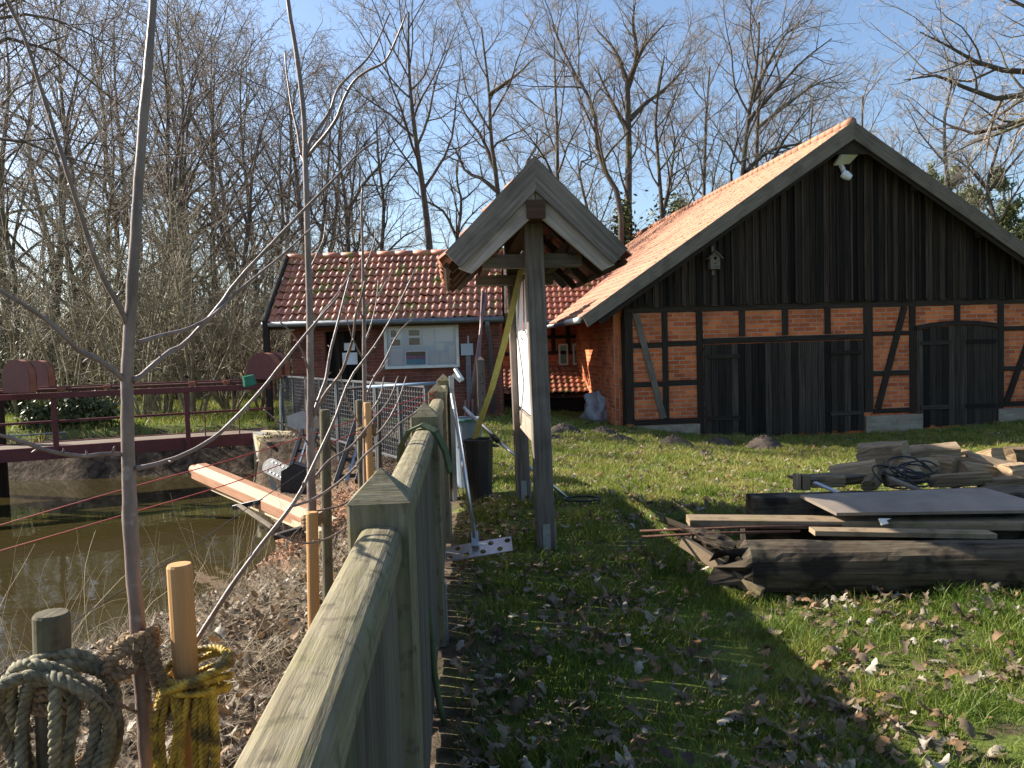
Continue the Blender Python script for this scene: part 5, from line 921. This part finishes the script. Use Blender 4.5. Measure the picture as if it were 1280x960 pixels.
hero('bare tree with dark stem at the left end of the hut ridge', 119, 30, [(385, 440), (383, 330), (372, 250), (366, 180), (362, 110)], 9, 2, n1=13, tmin=.3)
hero('fine pale tree far behind the barn roof between the twin tree and the apex', 120, 55, [(1010, 420), (1008, 260), (1012, 190), (1015, 130)], 7, 2, n1=15, tmin=.3)
hero('large bare tree at the left edge with dark limbs reaching in at the top left', 121, 19, [(-130, 450), (-128, 330), (-122, 230), (-118, 140), (-112, 40), (-105, -60)], 22, 9, [[(-121, 190), (-60, 95), (0, 48), (55, 58), (105, 95), (150, 132), (182, 172)], [(-126, 270), (-50, 190), (0, 172), (80, 196), (150, 214)], [(-116, 110), (-40, 40), (20, 18), (95, 34), (140, 60)]], spec=OAK, n1=5, limbw=.36, name='oak_tree')
# wood behind the footbridge: a few tree builds, repeated
def free_tree(seed, h, r0, spec=SPEC, lean=.03, n1=13, fork=False):
    tr = Tree(seed); g = tr.g; d = nrm(V3(g.normal(0, lean), g.normal(0, lean), 1)); pts = [V3(0, 0, -.1)]; n = 14
    for k in range(n-1): d = nrm(d+g.normal(0, .055, 3)+Z*.05); pts.append(pts[-1]+d*h/(n-1))
    pp = np.array(pts); rad = np.linspace(r0, .02, n); tr.add(0, pp, rad); sp = [list(x) if x else None for x in spec]; sp[1][0] = n1; sp[1][1] = .22; tr.children(pp, rad, 1, sp); return tr
GW = 'bare trees in the wood behind the footbridge'
protos = [put_tree('bare_tree', 'bare tree among the dense wood behind the footbridge', free_tree(200+i, h, r_, n1=n_), (0, 0, 0), GW) for i, (h, r_, n_) in enumerate([(13.5, .17, 16), (12, .13, 15), (14, .2, 17), (11, .12, 13), (13, .15, 16)])]
rg = np.random.default_rng(12); used = set()
def place(protos, i, x, y, s, rz, names=None):
    k = i % len(protos); o = protos[k]
    if k in used: o = copy_tree(o)
    used.add(k); o.location = (float(x), float(y), gz(x, y)-.05); o.scale = (s, s, s); o.rotation_euler = (0, 0, rz); return o
spots = []
for (px, Y, top) in [(10, 38, 10), (30, 27, 80), (62, 33, 20), (96, 29, 90), (118, 36, 0), (140, 27, 130), (158, 34, 30), (190, 27, 70), (203, 32, 90), (222, 36, 10), (246, 30, 40), (270, 38, 35), (288, 27, 120), (304, 33, 75), (330, 40, 80), (340, 28, 135), (358, 36, 100), (384, 37, 140), (80, 44, 20), (172, 45, 20), (236, 46, 20), (300, 47, 60), (400, 48, 140), (418, 42, 160), (-15, 42, -20), (462, 56, 185), (690, 60, 200), (905, 62, 200), (1045, 60, 170), (1140, 62, 175), (1230, 60, 180)]:
    spots.append((px, Y, top))
for i, (px, Y, top) in enumerate(spots):
    p = P(px, 440, Y); ht = P(px, top, Y)[2]+.3; k = i % 5; hh = [13.5, 12, 14, 11, 13][k]; o = place(protos, i, p[0], p[1], ht/hh, rg.uniform(0, 6.28))
    if px > 420: o['label'] = 'fine bare tree in the far row behind hut and barn'; o['group'] = 'bare trees in the far row behind the buildings'
# multi stemmed shrubs
def shrub(seed, h, n, spread, droop=-.02):
    tr = Tree(seed); g = tr.g
    for i in range(n):
        a = g.uniform(0, 6.28); ln = g.uniform(.05, spread); d = nrm(V3(math.cos(a)*ln, math.sin(a)*ln, 1)); p = V3(math.cos(a)*.2*g.random(), math.sin(a)*.2*g.random(), -.1); q = [p]; L_ = h*g.uniform(.6, 1.1); K = 9
        for k in range(K-1): d = nrm(d+g.normal(0, .085, 3)+V3(math.cos(a), math.sin(a), 0)*.02+Z*(.05 if k < 4 else droop)); q.append(q[-1]+d*L_/(K-1))
        rr = np.linspace(g.uniform(.018, .05), .006, K); q = np.array(q); tr.add(1, q, rr); tr.children(q, rr, 2, [None, None, (8, .15, 25, 65, .36, 6, .01, .17, .008), (5, .15, 25, 65, .5, 4, .0, .2, .006), (2, .2, 25, 65, .55, 3, 0, .2, .005)])
    return tr
used.clear()
sprotos = [put_tree('twiggy_shrub', 'many stemmed bare shrub in the thicket behind the footbridge', shrub(300+i, h, n, sp_), (0, 0, 0), 'bare shrubs in the thicket behind the footbridge', 'bark_olive', 'bark_olive', 'shrub') for i, (h, n, sp_) in enumerate([(5.5, 12, .6), (7.0, 10, .4), (4.2, 12, .8), (6.0, 9, .5)])]
ss = []
for (px, Y, hs) in [(20, 22, .8), (80, 21, .9), (128, 23, 1.0), (178, 19.2, .9), (200, 21, 1.15), (240, 20, 1.0), (285, 21.5, .9), (325, 21, .8), (60, 28, 1.1), (150, 28, 1.2), (250, 27, 1.1), (300, 28, 1.1), (345, 25, .9), (110, 34, 1.3), (200, 34, 1.35), (30, 35, 1.3), (320, 34, 1.2), (365, 26, .8)]: ss.append((px, Y, hs))
for i, (px, Y, hs) in enumerate(ss):
    p = P(px, 440, Y); place(sprotos, i, p[0], p[1], hs, rg.uniform(0, 6.28))
# evergreens and ivy
def leafy(name, label, base, blobs, nleaf, size, m, cat, group=None, stems=(), needle=False):
    root = thing(name, label, cat, base, group); base = np.asarray(base, float); g = np.random.default_rng(int(abs(base[0]*100)+nleaf)); P_ = []
    for (c, r, share) in blobs:
        n = int(nleaf*share); k = max(6, n//30); cc = np.asarray(c)+g.normal(0, .42, (k, 3))*np.asarray(r); P_.append(cc[g.integers(0, k, n)]+g.normal(0, .28, (n, 3))*np.asarray(r))
    P_ = np.concatenate(P_); n = len(P_); d = g.normal(size=(n, 3)); d /= np.linalg.norm(d, axis=1, keepdims=True); e = np.cross(d, g.normal(size=(n, 3))); e /= np.linalg.norm(e, axis=1, keepdims=True); s1 = size*g.uniform(.6, 1.3, (n, 1)); s2 = s1*(.22 if needle else .6)
    V = np.stack([P_-d*s1, P_+e*s2, P_+d*s1, P_-e*s2], 1).reshape(-1, 3); F = np.arange(n*4).reshape(-1, 4)
    link_mesh('foliage', mesh_np('foliage', V, F, np.clip(g.normal(.5, .25, n), 0, 1), False), m, root)
    if stems:
        mb = MB(); [mb.tube(np.asarray(q)+base, np.linspace(a, b_, len(q)), 7) for q, a, b_ in stems]; mb.build('stem', 'bark_grey', root, smooth=True)
    return root
def ever(px, pt, Y, w, label, m='needles', nleaf=5200, size=.16, nm='pine_tree', low=.6):
    a = P(px, 430, Y); b_ = P(px, pt, Y); g0 = gz(a[0], a[1]); H = b_[2]-g0; W = w*Y/FPX; g = np.random.default_rng(px); bl = []
    for k in range(9): f = low+(1-low)*k/8; ww = W*(.5*(1.15-f)/(1.15-low)+.08); bl.append(((g.normal(0, W*.35), g.normal(0, W*.3), H*(f-.04*g.random())-.3), (ww*g.uniform(.5, 1.1), ww*.8, H*.05), 1/9))
    return leafy(nm, label, (a[0], a[1], g0), bl, nleaf, size, m, 'tree', None, [([(0, 0, -.2), (.1, 0, H*.5), (0, .1, H*.92)], .16, .03)], True)
ever(862, 240, 42, 60, 'dark green pine behind the barn ridge near the slim upright tree'); ever(1222, 235, 40, 95, 'broad dark pine behind the right slope of the barn roof'); ever(1262, 205, 38, 40, 'pine at the right picture edge under the oak limb'); ever(1165, 205, 44, 34, 'small pine left of the broad pine behind the barn roof'); ever(705, 250, 46, 80, 'ivy covered evergreen mass behind the shelter right slope', 'ivy', 5000, .14, 'ivy_tree', .3)
for px, pt, Y, w, lab in ((785, 258, 34.6, 28, 'ivy growing round the foot of the big forked tree'), (1000, 215, 37, 30, 'ivy clad stump of green behind the barn ridge'), (840, 246, 40, 60, 'low green thicket behind the far end of the barn ridge'), (1110, 250, 42, 60, 'low green thicket behind the barn right roof slope')):
    a = P(px, 430, Y); g0 = gz(a[0], a[1]); H = P(px, pt, Y)[2]-g0; W = w*Y/FPX; leafy('ivy_clump', lab, (a[0], a[1], g0), [((0, 0, H*f), (W*.45, W*.45, H*.2), .25) for f in (.15, .4, .65, .85)], 3500, .11, 'ivy', 'ivy')
for px, Y, w, h, lab in ((105, 17.6, 55, .75, 'low dark green bush behind the left part of the footbridge'), (62, 17.4, 40, .55, 'small green bush beside the leftmost bridge pile'), (15, 22, 30, 1.6, 'dark evergreen bush at the left picture edge behind the bridge')):
    a = P(px, 545, Y); g0 = gz(a[0], a[1]); W = w*Y/FPX; leafy('evergreen_bush', lab, (a[0], a[1], g0), [((x*W*.5, 0, h*.45), (W*.45, W*.35, h*.5), .34) for x in (-.8, 0, .8)], 4200, .05, 'ivy', 'bush')
# far-off wood that closes the view
tr = Tree(77); g = tr.g
for i in range(380):
    y = g.uniform(62, 95); x = g.uniform(-95, 90); h = g.uniform(5, 8) if x > -12 else g.uniform(8, 14)
    q = np.array([V3(x, y, .2)+V3(g.normal(0, .04), g.normal(0, .04), 1)*h*t for t in np.linspace(0, 1, 6)]); rr = np.linspace(.16, .02, 6); tr.add(1, q, rr); tr.children(q, rr, 2, [None, None, (16, .12, 20, 60, .32, 5, .03, .12, .02), (6, .1, 25, 60, .5, 3, 0, .15, .016)])
V, F = tr.mesh(sorted(tr.lv), SIDES); tag(link_mesh('far_wood', mesh_np('far_wood', V, F), 'bark_dark'), 'far off bare wood closing the view behind everything', 'wood', kind='stuff')
tr = Tree(78); g = tr.g
for i in range(1500):
    x = g.uniform(-48, -6.5); y = 24-.35*x*0+g.uniform(2, 24)
    if x > -9 and y < 30: continue
    h = g.uniform(1.2, 5.0); d = nrm(V3(g.normal(0, .3), g.normal(0, .3), 1)); q = np.array([V3(x, y, .0)+d*h*t+V3(g.normal(0, .05), 0, 0) for t in np.linspace(0, 1, 5)]); rr = np.linspace(.03, .008, 5); tr.add(1, q, rr); tr.children(q, rr, 2, [None, None, (9, .1, 20, 60, .4, 4, .0, .18, .009), (5, .1, 25, 60, .5, 3, 0, .15, .008)])
V, F = tr.mesh(sorted(tr.lv), SIDES); tag(link_mesh('undergrowth', mesh_np('undergrowth', V, F), 'bark_dark'), 'dark tangled undergrowth beneath the trees of the wood', 'undergrowth', kind='stuff')

# ------------------------------------------------------------------ lawn, fallen leaves, dry bank growth
def scatter(n, x0, x1, y0, y1, ok, p):
    out = []; tot = 0
    while tot < n:
        y = y0*(y1/y0)**rng.random(n) if y0 > 0 else rng.uniform(y0, y1, n); u = rng.random(n); x = x0+(x1-x0)*u; k = ok(x, y) & (rng.random(n) < p(x, y)); out.append(np.stack([x[k], y[k]], 1)); tot += k.sum()
        if len(out) > 60: break
    return np.concatenate(out)[:n]
def blades(xy, h, wd, lean, g):
    n = len(xy); z = ground_h(xy[:, 0], xy[:, 1]); a = g.uniform(0, 6.28, n); b_ = g.uniform(0, 6.28, n); le = h*lean*g.uniform(.2, 1.4, n); sx_ = np.stack([np.cos(a), np.sin(a), 0*a], 1)*wd[:, None]/2; ln = np.stack([np.cos(b_), np.sin(b_), 0*a], 1)*le[:, None]; p = np.stack([xy[:, 0], xy[:, 1], z-.005], 1); zz = np.stack([0*h, 0*h, h], 1)
    V = np.stack([p-sx_, p+sx_, p+sx_*.75+zz*.55+ln*.35, p-sx_*.75+zz*.55+ln*.35, p+sx_*.12+zz+ln, p-sx_*.12+zz+ln], 1).reshape(-1, 3); i = np.arange(n)[:, None]*6; F = np.stack([i+[0, 1, 2, 3], i+[3, 2, 4, 5]], 1).reshape(-1, 4); return V, F
def lawn_ok(x, y):
    vis = (x < .78*y+1.2) & (x > fence_x(y)+.12); fu = (x-BO[0])*BU[0]+(y-BO[1])*BU[1]; fv = (x-BO[0])*BV[0]+(y-BO[1])*BV[1]
    return vis & ~((fu > -.1) & (fv > -.05)) & ~((x < 2.0) & (y > 20.9)) & ~((x < -.2) & (y > 17.9))
def clump(x, y): return np.clip(.5+.8*vnoise(x, y, .9, 9, 4), .04, 1)*(.2+.8*smooth01((x-fence_x(y)-.12+.15*vnoise(x, y, .8, 44, 2))/.35))
xy = scatter(330000, -1.5, 15, 2.3, 22, lambda x, y: lawn_ok(x, y), clump); g = rng; yy = xy[:, 1]; n = len(xy)
h = (.034+.055*g.random(n)**2)*(.8+.9*np.clip(vnoise(xy[:, 0], xy[:, 1], .6, 15, 3), -.6, 1))+.008; wd = np.clip(.0016+.00062*yy, .002, .012)*g.uniform(.7, 1.3, n)
V, F = blades(xy, h, wd, .9, g); c_ = np.clip(.28+.20*smooth01((yy-4)/6)+.30*vnoise(xy[:, 0], xy[:, 1], 1.3, 21, 4)+g.normal(0, .17, n), 0, 1)
tag(link_mesh('lawn_grass', mesh_np('lawn_grass', V, F, np.repeat(c_, 2)), 'grass_blades'), 'short patchy green winter grass of the lawn', 'grass', kind='stuff')
xy = scatter(45000, -26, -4.8, 16.8, 34, lambda x, y: (x < -5.0-.12*(y-17)) & (sdf(x, y) > .35), lambda x, y: np.ones_like(x)); n = len(xy)
V, F = blades(xy, .07+.09*g.random(n), .010+.012*g.random(n), .6, g); c_ = np.clip(.42+.2*vnoise(xy[:, 0], xy[:, 1], 3, 22, 3)+g.normal(0, .15, n), 0, 1)
tag(link_mesh('meadow_grass', mesh_np('meadow_grass', V, F, np.repeat(c_, 2)), 'grass_blades'), 'sunlit green meadow beyond the footbridge', 'grass', kind='stuff')
# oak leaves: lobed outline, curled
t = np.linspace(0, 1, 9); wv = np.array([.04, .16, .10, .26, .17, .34, .22, .24, .02]); LO = np.concatenate([np.stack([t-.5, wv], 1), np.stack([t[::-1][1:-1]-.5, -wv[::-1][1:-1]], 1)])
def leaves(xy, size, g, lift=.012, tiltmax=.5):
    n = len(xy); m_ = len(t); up_ = np.stack([t-.5, wv, 0*t], 1); mid = np.stack([t-.5, 0*t, 0*t], 1); lo_ = np.stack([t-.5, -wv, 0*t], 1); loc = np.stack([up_, mid, lo_], 0).reshape(-1, 3); k = len(loc)
    L_ = loc[None]*size[:, None, None]*np.stack([np.ones(n), g.uniform(.7, 1.1, n), np.ones(n)], 1)[:, None]
    cur = g.uniform(-1.9, 1.9, (n, 2)); L_[..., 2] = (cur[:, :1]*(loc[None, :, 0]**2)+cur[:, 1:]*1.6*(loc[None, :, 1]**2))*size[:, None]
    a = g.uniform(0, 6.28, n); tx, ty = g.normal(0, tiltmax*.5, n), g.normal(0, tiltmax*.5, n); L_[..., 2] += L_[..., 0]*tx[:, None]+L_[..., 1]*ty[:, None]
    X_ = L_[..., 0]*np.cos(a)[:, None]-L_[..., 1]*np.sin(a)[:, None]+xy[:, :1]; Y2 = L_[..., 0]*np.sin(a)[:, None]+L_[..., 1]*np.cos(a)[:, None]+xy[:, 1:2]; Zz = L_[..., 2]-L_[..., 2].min(1, keepdims=True)+ground_h(xy[:, 0], xy[:, 1])[:, None]+lift*g.uniform(0, 1.6, n)[:, None]
    V = np.stack([X_, Y2, Zz], -1).reshape(-1, 3); q_ = np.array([[r_*m_+c, (r_+1)*m_+c, (r_+1)*m_+c+1, r_*m_+c+1] for r_ in (0, 1) for c in range(m_-1)]); F = (np.arange(n)[:, None, None]*k+q_[None]).reshape(-1, 4); return V, F, len(q_)
xy = scatter(9500, -1.5, 15, 2.3, 19, lambda x, y: lawn_ok(x, y), lambda x, y: np.clip(.4+.6*vnoise(x, y, 1.2, 31, 3)+.3*(x < fence_x(y)+.5), .05, 1)*np.where(y > 8, .6, 1)); n = len(xy)
V, F, nq = leaves(xy, .028+.07*g.random(n)**1.4, g, .026, .42); tag(link_mesh('fallen_leaves', mesh_np('fallen_leaves', V, F, np.repeat(np.clip(g.normal(.5, .28, n), 0, 1), nq)), 'leaf_brown'), 'dry brown oak leaves strewn over the lawn', 'leaf litter', kind='stuff')
def bank_ok(x, y): return (x < fence_x(y)-.08) & (sdf(x, y) > .02) & (y < 15) & (x > -.75*y-.6)
xy = scatter(9000, -9, -.2, 1.2, 15, bank_ok, lambda x, y: np.clip(.5+.6*vnoise(x, y, 1.5, 33, 3), .05, 1)); n = len(xy)
V, F, nq = leaves(xy, g.uniform(.03, .085, n), g, .03, .9); tag(link_mesh('bank_leaves', mesh_np('bank_leaves', V, F, np.repeat(np.clip(g.normal(.5, .32, n), 0, 1), nq)), 'leaf_brown'), 'dry leaves littering the pond bank', 'leaf litter', kind='stuff')
# straw, dry stalks and arching stems on the bank
def strands(n, ok, p, hlo, hhi, r_, K, wob, up0, y0=1.2, y1=15):
    xy = scatter(n, -9, -.2, y0, y1, ok, p); n = len(xy); z = ground_h(xy[:, 0], xy[:, 1]); a = g.uniform(0, 6.28, n); hh = g.uniform(hlo, hhi, n); d = np.stack([np.cos(a), np.sin(a), up0*g.uniform(.3, 1.6, n)], 1); q = [np.stack([xy[:, 0], xy[:, 1], z], 1)]
    for k in range(K-1): d = d/np.linalg.norm(d, axis=1, keepdims=True); q.append(q[-1]+d*(hh/(K-1))[:, None]); d = d+g.normal(0, wob, (n, 3))-np.array([0, 0, .10])*k*.5
    Q = np.stack(q, 1); Q[..., 2] = np.maximum(Q[..., 2], ground_h(Q[..., 0], Q[..., 1])+.004); rr = np.linspace(1, .35, K)[None]*r_*g.uniform(.6, 1.4, (n, 1)); return tube_np(Q, rr, 3)+(np.repeat(np.clip(g.normal(.5, .3, n), 0, 1), (K-1)*3),)
V, F, r_ = strands(15000, bank_ok, lambda x, y: np.clip(.45+.7*vnoise(x, y, .9, 35, 3), .03, 1)*np.clip(sdf(x, y)/.8, .1, 1), .10, .32, .0016, 5, .22, .5); tag(link_mesh('bank_straw', mesh_np('bank_straw', V, F, r_), 'straw'), 'matted dry straw covering the pond bank', 'dry grass', kind='stuff')
V, F, r_ = strands(150, lambda x, y: bank_ok(x, y) & (sdf(x, y) < 1.6) & (y < 9.5), lambda x, y: np.clip(.4+.9*vnoise(x, y, 1.2, 36, 2), .02, 1), .45, 1.05, .0022, 7, .10, 2.4); tag(link_mesh('dry_stalks', mesh_np('dry_stalks', V, F, r_), 'straw'), 'tall thin dry stalks at the water edge', 'dry stalks', kind='stuff')
xy = scatter(2200, -9, -.2, 7, 16, lambda x, y: (sdf(x, y) > 0) & (np.hypot(x+2.6, (y-10.2)/1.8) < .95), lambda x, y: np.ones_like(x)); n = len(xy)
mat('leaf_orange', (.42, .23, .13), (.25, .11, .06), scale=12, rough=.7, rnd=.45, bump=.05)
V, F, nq = leaves(xy, g.uniform(.03, .07, n), g, .015, .5); tag(link_mesh('wet_leaves', mesh_np('wet_leaves', V, F, np.repeat(np.clip(g.normal(.5, .3, n), 0, 1), nq)), 'leaf_orange'), 'orange brown leaf litter on the shore below the timber', 'leaf litter', kind='stuff')
